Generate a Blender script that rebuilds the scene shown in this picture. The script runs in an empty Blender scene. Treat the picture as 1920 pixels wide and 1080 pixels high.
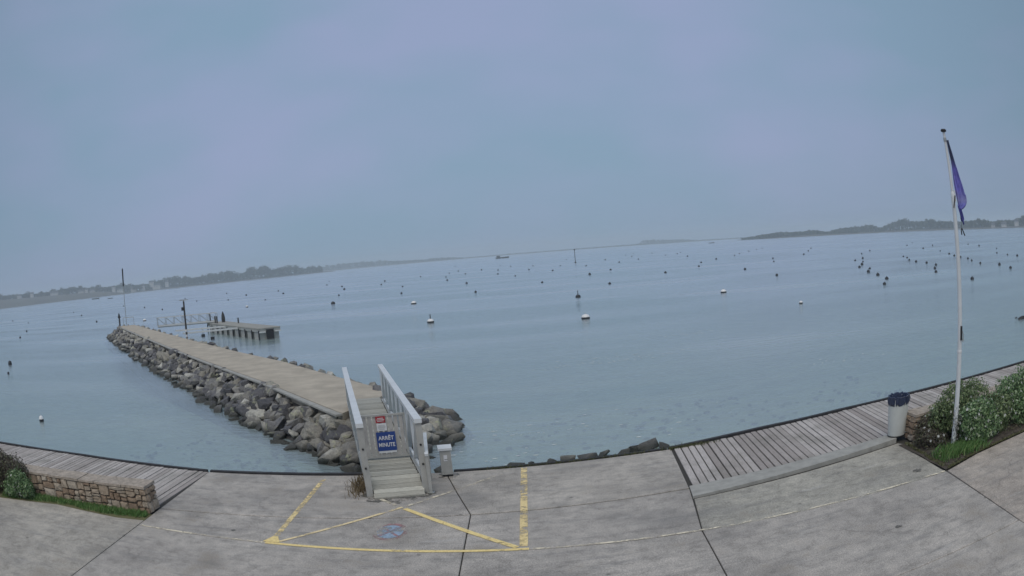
import bpy, math, random
from mathutils import Vector, Matrix, noise
random.seed(11)
R = math.radians
scene = bpy.context.scene
COL = scene.collection

# ------------------------------------------------------------------ camera
# a wide harbour webcam: its lens is a barrel-distorting wide angle, so a fisheye polynomial lens
cd = bpy.data.cameras.new('camera')
cam = bpy.data.objects.new('camera', cd); COL.objects.link(cam); scene.camera = cam
pitch, roll = -0.04172241, -0.08026397
cp, sp, cr, sr = math.cos(pitch), math.sin(pitch), math.cos(roll), math.sin(roll)
right = Vector((cr, -sr*sp, sr*cp)); up = Vector((-sr, -cr*sp, cr*cp)); fwd = Vector((0, cp, sp))
M = Matrix((right, up, -fwd)).transposed().to_4x4(); M.translation = (0, 0, 4.5)
cam.matrix_world = M
cd.type = 'PANO'
cd.sensor_fit = 'HORIZONTAL'; cd.sensor_width = 36.0; cd.sensor_height = 20.25
cc = cd if hasattr(cd, "panorama_type") else cd.cycles
cc.panorama_type = 'FISHEYE_LENS_POLYNOMIAL'
cc.fisheye_fov = math.pi
cc.fisheye_polynomial_k0 = 0.0
cc.fisheye_polynomial_k1 = -3.42857698e-02
cc.fisheye_polynomial_k2 = 6.22834369e-06
cc.fisheye_polynomial_k3 = -2.32506740e-05
cc.fisheye_polynomial_k4 = 5.06764280e-08
cd.clip_start = 0.05; cd.clip_end = 20000

# ------------------------------------------------------------------ sky (flat overcast) and sun behind the cloud
SUN_EL, SUN_AZ = R(60), R(192)
world = bpy.data.worlds.new('World'); scene.world = world; world.use_nodes = True
nt = world.node_tree; N = nt.nodes; L = nt.links; N.clear()
out = N.new('ShaderNodeOutputWorld'); bg = N.new('ShaderNodeBackground'); bg.inputs['Strength'].default_value = 0.1
sky = N.new('ShaderNodeTexSky'); sky.sky_type = 'NISHITA'; sky.sun_disc = False
sky.sun_elevation = SUN_EL; sky.sun_rotation = SUN_AZ; sky.dust_density = 3.0
tc = N.new('ShaderNodeTexCoord')
nz = N.new('ShaderNodeTexNoise'); nz.inputs['Scale'].default_value = 2.3; nz.inputs['Detail'].default_value = 3
mp = N.new('ShaderNodeMapping'); mp.inputs['Scale'].default_value = (1, 1, 2.2)
L.new(tc.outputs['Generated'], mp.inputs['Vector']); L.new(mp.outputs['Vector'], nz.inputs['Vector'])
cr_ = N.new('ShaderNodeValToRGB')
cr_.color_ramp.elements[0].position = 0.38; cr_.color_ramp.elements[0].color = (2.06, 3.10, 4.26, 1)
cr_.color_ramp.elements[1].position = 0.62; cr_.color_ramp.elements[1].color = (2.66, 3.22, 4.84, 1)
L.new(nz.outputs['Fac'], cr_.inputs['Fac'])
mx = N.new('ShaderNodeMix'); mx.data_type = 'RGBA'; mx.inputs['Factor'].default_value = 0.92
L.new(sky.outputs['Color'], mx.inputs['A'])
# the cloud colour is set paler ahead over the bay
nv_ = N.new('ShaderNodeVectorMath'); nv_.operation = 'NORMALIZE'; L.new(tc.outputs['Generated'], nv_.inputs[0])
dp = N.new('ShaderNodeVectorMath'); dp.operation = 'DOT_PRODUCT'; dp.inputs[1].default_value = Vector((-.04, .95, .30)).normalized(); L.new(nv_.outputs[0], dp.inputs[0])
gm = N.new('ShaderNodeMapRange'); gm.interpolation_type = 'SMOOTHSTEP'; gm.inputs[1].default_value = .55; gm.inputs[2].default_value = 1.0; gm.inputs[3].default_value = .86; gm.inputs[4].default_value = 1.15; L.new(dp.outputs['Value'], gm.inputs[0])
gx = N.new('ShaderNodeVectorMath'); gx.operation = 'SCALE'; L.new(cr_.outputs['Color'], gx.inputs[0]); L.new(gm.outputs[0], gx.inputs['Scale'])
L.new(gx.outputs[0], mx.inputs['B'])
sdir = Vector((math.sin(SUN_AZ)*math.cos(SUN_EL), math.cos(SUN_AZ)*math.cos(SUN_EL), math.sin(SUN_EL)))
L.new(mx.outputs['Result'], bg.inputs['Color']); L.new(bg.outputs['Background'], out.inputs['Surface'])

sd = bpy.data.lights.new('sun', 'SUN'); sd.energy = 1.5; sd.angle = R(60); sd.color = (1.0, 0.93, 0.82)
so = bpy.data.objects.new('sun', sd); COL.objects.link(so)
so.rotation_euler = sdir.to_track_quat('Z', 'Y').to_euler()

vs = scene.view_settings
vs.view_transform = 'Standard'; vs.look = 'None'; vs.exposure = 0.0; vs.gamma = 1.0; vs.use_curve_mapping = False
scene.cycles.use_denoising = True
scene.cycles.max_bounces = 8; scene.cycles.volume_bounces = 1
scene.cycles.transparent_max_bounces = 8

# ------------------------------------------------------------------ helpers
WATER = -1.0

class MB:
    """collects faces; build() links them as one mesh object"""
    def __init__(s): s.v = []; s.f = []
    def add(s, vs, fs):
        b = len(s.v); s.v += [tuple(p) for p in vs]; s.f += [tuple(i+b for i in f) for f in fs]; return s
    def obox(s, c, ax, ay, az):
        c, ax, ay, az = Vector(c), Vector(ax), Vector(ay), Vector(az)
        p = [c+ax*i+ay*j+az*k for k in (-1, 1) for j in (-1, 1) for i in (-1, 1)]
        return s.add(p, [(0,2,3,1),(4,5,7,6),(0,1,5,4),(2,6,7,3),(0,4,6,2),(1,3,7,5)])
    def box(s, x0, x1, y0, y1, z0, z1):
        return s.obox(((x0+x1)/2,(y0+y1)/2,(z0+z1)/2), ((x1-x0)/2,0,0), (0,(y1-y0)/2,0), (0,0,(z1-z0)/2))
    def bar(s, p, q, w, h, upv=(0,0,1)):
        p, q, u = Vector(p), Vector(q), Vector(upv); d = (q-p)
        a = d.normalized(); b = a.cross(u).normalized(); c = b.cross(a).normalized()
        return s.obox((p+q)/2, d/2, b*w/2, c*h/2)
    def prism(s, poly, z0, z1):
        n = len(poly); z0 = z0 if isinstance(z0, (list, tuple)) else [z0]*n; z1 = z1 if isinstance(z1, (list, tuple)) else [z1]*n
        v = [(p[0],p[1],z) for p, z in zip(poly, z0)]+[(p[0],p[1],z) for p, z in zip(poly, z1)]
        f = [tuple(range(n-1,-1,-1)), tuple(range(n,2*n))]+[(i,(i+1)%n,n+(i+1)%n,n+i) for i in range(n)]
        return s.add(v, f)
    def cyl(s, p, q, r0, r1=None, n=14, caps=True):
        r1 = r0 if r1 is None else r1
        p, q = Vector(p), Vector(q); a = (q-p).normalized()
        b = a.cross(Vector((0,0,1)) if abs(a.z) < .9 else Vector((1,0,0))).normalized(); c = a.cross(b)
        v = []
        for o, r in ((p,r0),(q,r1)):
            v += [o+(b*math.cos(2*math.pi*i/n)+c*math.sin(2*math.pi*i/n))*r for i in range(n)]
        f = [(i,(i+1)%n,n+(i+1)%n,n+i) for i in range(n)]
        if caps: f += [tuple(range(n-1,-1,-1)), tuple(range(n,2*n))]
        return s.add(v, f)
    def tube(s, pts, r, n=8):
        for a, b in zip(pts[:-1], pts[1:]): s.cyl(a, b, r, r, n)
        return s
    def lathe(s, c, prof, n=24, fn=None):
        v = []; c = Vector(c)
        for k, (r, z) in enumerate(prof):
            for i in range(n):
                t = 2*math.pi*i/n; rr, zz = (r, z) if fn is None else fn(r, z, t, k)
                v.append(c+Vector((rr*math.cos(t), rr*math.sin(t), zz)))
        f = [(k*n+i, k*n+(i+1)%n, (k+1)*n+(i+1)%n, (k+1)*n+i) for k in range(len(prof)-1) for i in range(n)]
        f += [tuple(range(n-1,-1,-1)), tuple((len(prof)-1)*n+i for i in range(n))]
        return s.add(v, f)
    def mesh(s, name, mat, smooth=False):
        me = bpy.data.meshes.new(name); me.from_pydata(s.v, [], s.f); me.update()
        if mat: me.materials.append(mat)
        if smooth:
            me.polygons.foreach_set('use_smooth', [True]*len(me.polygons))
            me.set_sharp_from_angle(angle=R(40))
        return me
    def build(s, name, mat, parent=None, smooth=False, color=None):
        return link(name, s.mesh(name, mat, smooth), parent, color)

def link(name, me, parent=None, color=None):
    o = bpy.data.objects.new(name, me); COL.objects.link(o)
    if parent: o.parent = parent
    if color: o.color = (*color, 1)
    return o
def tag(o, label=None, cat=None, group=None, kind=None):
    if label: o['label'] = label
    if cat: o['category'] = cat
    if group: o['group'] = group
    if kind: o['kind'] = kind
    return o
def thing(name, label, cat, loc=(0,0,0), rz=0, group=None):
    o = bpy.data.objects.new(name, None); COL.objects.link(o); o.empty_display_size = .1
    o.location = loc; o.rotation_euler = (0,0,rz); return tag(o, label, cat, group)
def structure(name, label, cat=None, me=None):
    o = bpy.data.objects.new(name, me); COL.objects.link(o)
    return tag(o, label, cat, None, 'structure')
def copy_tree(o, parent=None):
    c = o.copy(); COL.objects.link(c); c.parent = parent
    for ch in list(o.children): copy_tree(ch, c)
    return c
def lerp(a, b, t): return a+(b-a)*t
def interp(tab, x):
    if x <= tab[0][0]: return tab[0][1]
    for (a, b), (c, d) in zip(tab[:-1], tab[1:]):
        if x <= c: return b+(d-b)*(x-a)/(c-a)
    return tab[-1][1]

# ------------------------------------------------------------------ materials
def nodes(name):
    m = bpy.data.materials.new(name); m.use_nodes = True
    t = m.node_tree; b = t.nodes['Principled BSDF']; return m, t, b
def tex_noise(t, vec, scale, detail=4, rough=.55, stretch=None):
    n = t.nodes.new('ShaderNodeTexNoise'); n.inputs['Scale'].default_value = scale
    n.inputs['Detail'].default_value = detail; n.inputs['Roughness'].default_value = rough
    if stretch:
        mpn = t.nodes.new('ShaderNodeMapping'); mpn.inputs['Scale'].default_value = stretch
        t.links.new(vec, mpn.inputs['Vector']); vec = mpn.outputs['Vector']
    t.links.new(vec, n.inputs['Vector']); return n.outputs['Fac']
def ramp(t, fac, stops):
    r = t.nodes.new('ShaderNodeValToRGB'); e = r.color_ramp.elements
    while len(e) < len(stops): e.new(.5)
    for el, (p, c) in zip(e, stops):
        el.position = p; el.color = (*c, 1) if len(c) == 3 else c
    t.links.new(fac, r.inputs['Fac']); return r.outputs['Color']
def mixc(t, fac, a, b, mode='MIX'):
    m = t.nodes.new('ShaderNodeMix'); m.data_type = 'RGBA'; m.blend_type = mode
    for k, v in (('Factor', fac), ('A', a), ('B', b)):
        if isinstance(v, (int, float)): m.inputs[k].default_value = v
        elif isinstance(v, tuple): m.inputs[k].default_value = (*v, 1) if len(v) == 3 else v
        else: t.links.new(v, m.inputs[k])
    return m.outputs['Result']
def bump(t, b, fac, strength, dist=.02):
    n = t.nodes.new('ShaderNodeBump'); n.inputs['Strength'].default_value = strength; n.inputs['Distance'].default_value = dist
    t.links.new(fac, n.inputs['Height']); t.links.new(n.outputs['Normal'], b.inputs['Normal']); return n
def pos(t): return t.nodes.new('ShaderNodeNewGeometry').outputs['Position']
def objrand(t): return t.nodes.new('ShaderNodeObjectInfo').outputs['Random']
def island(t): return t.nodes.new('ShaderNodeNewGeometry').outputs['Random Per Island']

def plain(name, col, rough=.6, metal=0, var=.12, scale=6, bmp=.15, bdist=.01):
    """one colour with mild mottling and fine relief"""
    m, t, b = nodes(name); p = pos(t)
    f = tex_noise(t, p, scale, 6, .65)
    lo = tuple(c*(1-var) for c in col); hi = tuple(min(1, c*(1+var)) for c in col)
    t.links.new(ramp(t, f, [(.3, lo), (.7, hi)]), b.inputs['Base Color'])
    b.inputs['Roughness'].default_value = rough; b.inputs['Metallic'].default_value = metal
    if bmp: bump(t, b, tex_noise(t, p, scale*8, 4), bmp, bdist)
    return m

def mat_concrete():
    m, t, b = nodes('worn_concrete'); p = pos(t)
    oi = t.nodes.new('ShaderNodeObjectInfo')
    big = tex_noise(t, p, .55, 5, .6); mid = tex_noise(t, p, 3.2, 6, .7); fine = tex_noise(t, p, 38, 4, .7)
    c = mixc(t, 1.0, oi.outputs['Color'], ramp(t, big, [(.3, (.74,.735,.73)), (.7, (1.17,1.16,1.14))]), 'MULTIPLY')
    c = mixc(t, 1.0, c, ramp(t, mid, [(.32, (.70,.70,.69)), (.5, (1,1,1)), (.70, (1.26,1.25,1.23))]), 'MULTIPLY')
    c = mixc(t, 1.0, c, ramp(t, fine, [(.30, (.60,.60,.60)), (.5, (1,1,1)), (.70, (1.36,1.36,1.35))]), 'MULTIPLY')
    # long scuffs across the quay and damp stains
    sc = tex_noise(t, p, 1.3, 5, .7, (.45, 3.2, 1))
    c = mixc(t, ramp(t, sc, [(.52, (0,0,0)), (.68, (.55,.55,.55))]), c, (.22,.215,.205))
    sc2 = tex_noise(t, p, 1.0, 5, .75, (.5, 2.6, 3))
    c = mixc(t, ramp(t, sc2, [(.60, (0,0,0)), (.70, (.5,.5,.5))]), c, (.50,.485,.46))
    st = tex_noise(t, p, .8, 6, .72)
    c = mixc(t, ramp(t, st, [(.56, (0,0,0)), (.66, (.55,.55,.55))]), c, (.235,.205,.165))
    st2 = tex_noise(t, p, .33, 4, .6, (1,1.4,1))
    c = mixc(t, ramp(t, st2, [(.54, (0,0,0)), (.64, (.40,.40,.40))]), c, (.20,.195,.185))
    grit = tex_noise(t, p, 95, 3, .6)
    c = mixc(t, 1.0, c, ramp(t, grit, [(.34, (.62,.62,.62)), (.5, (1,1,1)), (.66, (1.35,1.35,1.35))]), 'MULTIPLY')
    # hairline cracks
    vc = t.nodes.new('ShaderNodeTexVoronoi'); vc.feature = 'DISTANCE_TO_EDGE'; vc.inputs['Scale'].default_value = .16
    wv = t.nodes.new('ShaderNodeVectorMath'); wv.operation = 'ADD'; nzc = t.nodes.new('ShaderNodeTexNoise'); nzc.inputs['Scale'].default_value = 1.6; nzc.inputs['Detail'].default_value = 4; t.links.new(p, nzc.inputs['Vector'])
    t.links.new(p, wv.inputs[0]); t.links.new(nzc.outputs['Color'], wv.inputs[1]); t.links.new(wv.outputs[0], vc.inputs['Vector'])
    c = mixc(t, ramp(t, vc.outputs['Distance'], [(.0008, (.28,.28,.28)), (.0024, (0,0,0))]), c, (.10,.095,.085))
    v = t.nodes.new('ShaderNodeTexVoronoi'); v.inputs['Scale'].default_value = 1.1; t.links.new(p, v.inputs['Vector'])
    c = mixc(t, ramp(t, v.outputs['Distance'], [(.02, (.75,.75,.75)), (.055, (0,0,0))]), c, (.12,.115,.105))
    t.links.new(c, b.inputs['Base Color']); b.inputs['Roughness'].default_value = .82
    bump(t, b, fine, .35, .01); return m

def mat_planks():
    m, t, b = nodes('weathered_deck_boards'); p = pos(t)
    r = objrand(t)
    c = ramp(t, r, [(0, (.34,.305,.285)), (.5, (.44,.405,.38)), (1, (.54,.505,.48))])
    g = tex_noise(t, p, 5, 6, .7, (14, .8, 1))
    c = mixc(t, 1.0, c, ramp(t, g, [(.3, (.70,.70,.69)), (.7, (1.25,1.24,1.22))]), 'MULTIPLY')
    d = tex_noise(t, p, .9, 5, .65)
    c = mixc(t, ramp(t, d, [(.48, (0,0,0)), (.7, (.6,.6,.6))]), c, (.19,.18,.15))
    w = tex_noise(t, p, 26, 4, .7)
    c = mixc(t, ramp(t, w, [(.58, (0,0,0)), (.70, (.8,.8,.8))]), c, (.58,.555,.53))
    t.links.new(c, b.inputs['Base Color']); b.inputs['Roughness'].default_value = .85
    bump(t, b, g, .5, .01); return m

def mat_rock():
    m, t, b = nodes('breakwater_rock'); p = pos(t)
    oi = t.nodes.new('ShaderNodeObjectInfo')
    add = t.nodes.new('ShaderNodeMath'); add.operation = 'ADD'
    fr = t.nodes.new('ShaderNodeMath'); fr.operation = 'FRACT'
    t.links.new(oi.outputs['Random'], add.inputs[0]); t.links.new(island(t), add.inputs[1]); t.links.new(add.outputs[0], fr.inputs[0])
    c = ramp(t, fr.outputs[0], [(0, (.085,.085,.092)), (.25, (.15,.15,.16)), (.5, (.215,.21,.20)), (.7, (.28,.265,.225)), (.88, (.36,.35,.31)), (1, (.55,.54,.49))])
    n1 = tex_noise(t, p, 4.5, 7, .7); n2 = tex_noise(t, p, 22, 5, .7)
    c = mixc(t, 1.0, c, ramp(t, n1, [(.3, (.62,.62,.64)), (.5, (1,1,1)), (.7, (1.4,1.38,1.33))]), 'MULTIPLY')
    c = mixc(t, 1.0, c, ramp(t, n2, [(.3, (.75,.75,.75)), (.7, (1.25,1.25,1.25))]), 'MULTIPLY')
    # lichen on the upper rocks, dark weed band at the waterline
    z = t.nodes.new('ShaderNodeSeparateXYZ'); t.links.new(p, z.inputs[0])
    lich = tex_noise(t, p, 1.7, 5, .75)
    c = mixc(t, ramp(t, lich, [(.58, (0,0,0)), (.67, (.8,.8,.8))]), c, (.46,.47,.30))
    mr = t.nodes.new('ShaderNodeMapRange'); mr.inputs[1].default_value = -.68; mr.inputs[2].default_value = -.90
    t.links.new(z.outputs['Z'], mr.inputs[0])
    c = mixc(t, mr.outputs[0], c, (.060,.062,.055))
    t.links.new(c, b.inputs['Base Color']); b.inputs['Roughness'].default_value = .85
    bump(t, b, n1, 1.0, .11); return m

def mat_stone():
    m, t, b = nodes('wall_granite'); p = pos(t); r = objrand(t)
    c = ramp(t, r, [(0, (.235,.165,.115)), (.35, (.335,.255,.185)), (.7, (.38,.31,.235)), (1, (.45,.40,.33))])
    n1 = tex_noise(t, p, 9, 6, .7)
    c = mixc(t, 1.0, c, ramp(t, n1, [(.3, (.68,.66,.64)), (.7, (1.28,1.28,1.27))]), 'MULTIPLY')
    t.links.new(c, b.inputs['Base Color']); b.inputs['Roughness'].default_value = .9
    bump(t, b, n1, .7, .03); return m

def mat_paint(name, col, wear=.5, faded=(.40,.39,.36)):
    """road paint worn through to the concrete"""
    m, t, b = nodes(name); p = pos(t)
    n = tex_noise(t, p, 7, 7, .75); n2 = tex_noise(t, p, 1.4, 3, .6)
    a = t.nodes.new('ShaderNodeMath'); a.operation = 'MULTIPLY_ADD'; a.inputs[1].default_value = .55
    t.links.new(n, a.inputs[0]); 
    s = t.nodes.new('ShaderNodeMath'); s.operation = 'MULTIPLY'; s.inputs[1].default_value = .5; t.links.new(n2, s.inputs[0])
    t.links.new(s.outputs[0], a.inputs[2])
    k = ramp(t, a.outputs[0], [(wear-.05, (1,1,1)), (wear+.05, (0,0,0))])
    tint = ramp(t, tex_noise(t, p, 20, 4), [(.3, tuple(c*.8 for c in col)), (.7, tuple(min(1,c*1.15) for c in col))])
    t.links.new(tint, b.inputs['Base Color']); b.inputs['Roughness'].default_value = .7
    tr = t.nodes.new('ShaderNodeBsdfTransparent'); ms = t.nodes.new('ShaderNodeMixShader')
    t.links.new(k, ms.inputs['Fac']); t.links.new(tr.outputs[0], ms.inputs[1]); t.links.new(b.outputs[0], ms.inputs[2])
    t.links.new(ms.outputs[0], t.nodes['Material Output'].inputs['Surface']); return m

def mat_leaf(name, stops, rough=.55):
    m, t, b = nodes(name)
    c = ramp(t, island(t), stops)
    t.links.new(c, b.inputs['Base Color']); b.inputs['Roughness'].default_value = rough
    tl = t.nodes.new('ShaderNodeBsdfTranslucent'); t.links.new(c, tl.inputs['Color'])
    ms = t.nodes.new('ShaderNodeMixShader'); ms.inputs['Fac'].default_value = .25
    t.links.new(b.outputs[0], ms.inputs[1]); t.links.new(tl.outputs[0], ms.inputs[2])
    t.links.new(ms.outputs[0], t.nodes['Material Output'].inputs['Surface']); return m

def mat_water():
    m, t, b = nodes('sea_water'); t.nodes.remove(b); p = pos(t)
    def nn(scale, stretch, detail=3, rough=.5): return tex_noise(t, p, scale, detail, rough, stretch)
    r1 = nn(1.0, (.55, 1.7, 1), 4, .6); r2 = nn(5.0, (.6, 1.5, 1), 3, .55); patch = nn(.045, (.5, 1.6, 1), 4, .6)
    pk = t.nodes.new('ShaderNodeMapRange'); t.links.new(patch, pk.inputs[0]); pk.inputs[1].default_value = .38; pk.inputs[2].default_value = .66; pk.inputs[3].default_value = .25; pk.inputs[4].default_value = 1.3
    # ripples die out with distance: out there they are smaller than the eye can part
    b1 = t.nodes.new('ShaderNodeBump'); b1.inputs['Distance'].default_value = .060; t.links.new(r1, b1.inputs['Height']); t.links.new(pk.outputs[0], b1.inputs['Strength'])
    b2 = t.nodes.new('ShaderNodeBump'); b2.inputs['Distance'].default_value = .020; b2.inputs['Strength'].default_value = .8; t.links.new(r2, b2.inputs['Height']); t.links.new(b1.outputs['Normal'], b2.inputs['Normal'])
    rm = t.nodes.new('ShaderNodeMapRange'); t.links.new(patch, rm.inputs[0]); rm.inputs[1].default_value = .38; rm.inputs[2].default_value = .64; rm.inputs[3].default_value = .09; rm.inputs[4].default_value = .30
    gl = t.nodes.new('ShaderNodeBsdfGlossy'); t.links.new(rm.outputs[0], gl.inputs['Roughness']); gl.inputs['Color'].default_value = (.97,.98,1,1)
    t.links.new(b2.outputs['Normal'], gl.inputs['Normal'])
    df = t.nodes.new('ShaderNodeBsdfDiffuse'); t.links.new(b2.outputs['Normal'], df.inputs['Normal'])
    t.links.new(ramp(t, patch, [(.36, (.33,.43,.475)), (.64, (.44,.53,.54))]), df.inputs['Color'])
    tr = t.nodes.new('ShaderNodeBsdfTransparent'); tr.inputs['Color'].default_value = (.78,.94,.90,1)
    body = t.nodes.new('ShaderNodeMixShader'); body.inputs['Fac'].default_value = .45
    t.links.new(df.outputs[0], body.inputs[1]); t.links.new(tr.outputs[0], body.inputs[2])
    fr = t.nodes.new('ShaderNodeFresnel'); fr.inputs['IOR'].default_value = 1.333; t.links.new(b2.outputs['Normal'], fr.inputs['Normal'])
    ms = t.nodes.new('ShaderNodeMixShader'); t.links.new(fr.outputs[0], ms.inputs['Fac'])
    t.links.new(body.outputs[0], ms.inputs[1]); t.links.new(gl.outputs[0], ms.inputs[2])
    t.links.new(ms.outputs[0], t.nodes['Material Output'].inputs['Surface']); return m

def mat_soil(name, a, bb, scale=9):
    m, t, b = nodes(name); p = pos(t); f = tex_noise(t, p, scale, 7, .75)
    t.links.new(ramp(t, f, [(.3, a), (.7, bb)]), b.inputs['Base Color']); b.inputs['Roughness'].default_value = .95
    bump(t, b, f, .9, .05); return m

CONC = mat_concrete(); PLANK = mat_planks(); ROCK = mat_rock(); STONE = mat_stone()
MORTAR = plain('dark_mortar', (.10,.088,.075), .95, var=.2)
COPING = plain('granite_coping', (.39,.335,.275), .9, var=.38, scale=9, bmp=.5, bdist=.02)
DARKTIMBER = plain('tarred_timber', (.035,.034,.036), .8, var=.35, scale=5, bmp=.5)
JOINT = plain('joint_dirt_shade', (.05,.047,.04), .95)
KERB = plain('kerb_concrete', (.36,.355,.325), .9, var=.2, scale=4, bmp=.4)
DECKTAN = plain('jetty_deck_concrete', (.445,.395,.315), .92, var=.20, scale=.9, bmp=.5)
YELLOW = mat_paint('yellow_paint', (.92,.70,.30), .60)
YELLOWOLD = mat_paint('old_yellow_paint', (.86,.70,.40), .60)
YELLOWWORN = mat_paint('scuffed_yellow_paint', (.86,.68,.33), .535)
WHITEOLD = mat_paint('faded_line_paint', (.80,.72,.55), .525)
BLUEP = mat_paint('faded_blue_paint', (.33,.43,.54), .53)
REDP = mat_paint('faded_red_paint', (.42,.23,.23), .49)
WATERM = mat_water()
WHITEPAINT = plain('white_metal_paint', (.66,.69,.70), .45, var=.08, scale=3, bmp=.05)
GREYMETAL = plain('galvanised_steel', (.42,.43,.41), .45, .55, var=.15, scale=9, bmp=.1)
GREYPAINT = plain('grey_metal_paint', (.40,.40,.375), .5, var=.12, scale=5, bmp=.08)
GATEM = plain('gate_panel_paint', (.44,.425,.40), .6, var=.14, scale=7, bmp=.15)
SIGNBLUE = plain('sign_blue', (.020,.060,.245), .4, var=.05, bmp=0)
SIGNRED = plain('sign_red', (.36,.035,.045), .45, var=.05, bmp=0)
SIGNWHITE = plain('sign_white', (.72,.73,.74), .45, var=.04, bmp=0)
SIGNGREY = plain('sign_print_grey', (.38,.38,.38), .6, bmp=0)
def mat_paleboard():
    m, t, b = nodes('sun_bleached_boards'); p = pos(t)
    c = ramp(t, objrand(t), [(0, (.33,.32,.28)), (1, (.50,.49,.435))])
    c = mixc(t, 1.0, c, ramp(t, tex_noise(t, p, 9, 6, .7, (1,7,1)), [(.3,(.74,.74,.72)),(.7,(1.22,1.22,1.2))]), 'MULTIPLY')
    t.links.new(c, b.inputs['Base Color']); b.inputs['Roughness'].default_value = .85
    bump(t, b, tex_noise(t, p, 40, 4), .4, .01); return m
PALEBOARD = mat_paleboard()
BLACK = plain('black_rubber', (.018,.019,.022), .6, var=.2, bmp=.1)
BUOYDARK = plain('buoy_dark', (.022,.024,.030), .55, var=.3, bmp=.1)
BUOYWHITE = plain('buoy_white', (.78,.78,.77), .5, var=.08, bmp=.05)
BINPAINT = plain('bin_plastic', (.60,.62,.585), .5, var=.06, scale=2, bmp=.05)
BAG = plain('bin_liner', (.034,.046,.090), .30, var=.3, scale=14, bmp=.5)
PILE = plain('pile_timber', (.055,.055,.055), .85, var=.3, bmp=.4)
PONTOON = plain('pontoon_deck', (.33,.325,.29), .9, var=.15, scale=2, bmp=.3)
FLOATM = plain('pontoon_float', (.40,.41,.39), .8, var=.2, scale=2, bmp=.3)
BOOMW = plain('boom_white', (.66,.67,.66), .6, var=.1, bmp=.1)
SOIL = mat_soil('bed_soil', (.045,.038,.030), (.12,.10,.08), 7)
SOILGRASS = mat_soil('mossy_soil', (.13,.105,.06), (.16,.17,.07), 5)
SEABED = mat_soil('seabed', (.30,.31,.235), (.72,.71,.56), .8)
GRASSM = mat_leaf('grass_blade', [(0, (.09,.19,.05)), (.6, (.15,.30,.085)), (1, (.27,.36,.14))], .6)
LEAFG = mat_leaf('shrub_leaf', [(0, (.06,.12,.05)), (.5, (.155,.27,.11)), (.85, (.29,.41,.19)), (1, (.50,.58,.40))])
LEAFO = mat_leaf('olive_leaf', [(0, (.075,.125,.05)), (.6, (.17,.24,.10)), (1, (.33,.39,.20))])
LEAFB = mat_leaf('brown_leaf', [(0, (.050,.040,.032)), (.5, (.11,.088,.066)), (.85, (.13,.15,.075)), (1, (.26,.24,.18))])
LEAFP = mat_leaf('pale_leaf', [(0, (.10,.12,.09)), (.6, (.26,.27,.23)), (1, (.50,.51,.48))])
PETAL = mat_leaf('white_petal', [(0, (.62,.64,.60)), (1, (.82,.83,.80))])
TWIG = plain('twig_bark', (.075,.055,.04), .9, var=.3, bmp=.4)
FARLEAF = mat_leaf('far_foliage', [(0, (.022,.032,.016)), (.6, (.045,.062,.028)), (1, (.075,.09,.045))])
FARBARK = plain('far_bark', (.06,.05,.04), .9)
FARLAND = mat_soil('far_shore_ground', (.055,.052,.045), (.12,.115,.09), .02)
FLAGBLUE = None

# ------------------------------------------------------------------ sea and seabed
wm = MB()
xs = [-4300,-300,-60,60,300,4300]; ys = [16.2,30,60,200,1000,4400]
wm.add([(x,y,WATER) for y in ys for x in xs], [(j*6+i, j*6+i+1, (j+1)*6+i+1, (j+1)*6+i) for j in range(5) for i in range(5)])
tag(wm.build('water', WATERM), 'calm grey blue sea reaching to the hazy far shores', 'sea', None, 'structure')
sb = MB(); sxs = [-4300,-60]+[-60+i*2.4 for i in range(1,50)]+[60,4300]
sys_ = [15.5]+[16.5+j*1.1 for j in range(28)]+[60,4400]
def seaz(x, y):
    base = interp([(15,-1.16),(19,-1.22),(26,-1.40),(36,-1.8),(48,-2.8),(60,-3.6)], y)
    return base + (.14*noise.noise(Vector((x*.35,y*.35,0))) if y < 55 and abs(x) < 60 else 0)
nx = len(sxs)
sb.add([(x,y,seaz(x,y)) for y in sys_ for x in sxs], [(j*nx+i, j*nx+i+1, (j+1)*nx+i+1, (j+1)*nx+i) for j in range(len(sys_)-1) for i in range(nx-1)])
tag(sb.build('seabed', SEABED, smooth=True), 'pale sandy seabed showing through the shallow water', 'seabed', None, 'structure')

# ------------------------------------------------------------------ quay
QT = [(-60,18.9),(-17.4,17.47),(-13.4,17.3),(-7.66,16.64),(-4.2,16.68),(3.1,16.94),(5.5,17.4),(8.45,17.72),(16.3,17.85),(60,18.2)]
def yQ(x): return interp(QT, x)
def yD(x): return 11.44-.067*x
def yJ(x): return 13.53+.045*x
qx = [-60,-17.4,-13.4,-7.66,-4.2,3.1,5.5,8.45,16.3,60]
base = MB().prism([(-60,-60),(60,-60)]+[(x,yQ(x)-.02) for x in reversed(qx)], -3.6, -.03)
quay = structure('quay', 'grey concrete quay with slab joints and worn yellow markings', 'quay', base.mesh('quay', JOINT))

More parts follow.
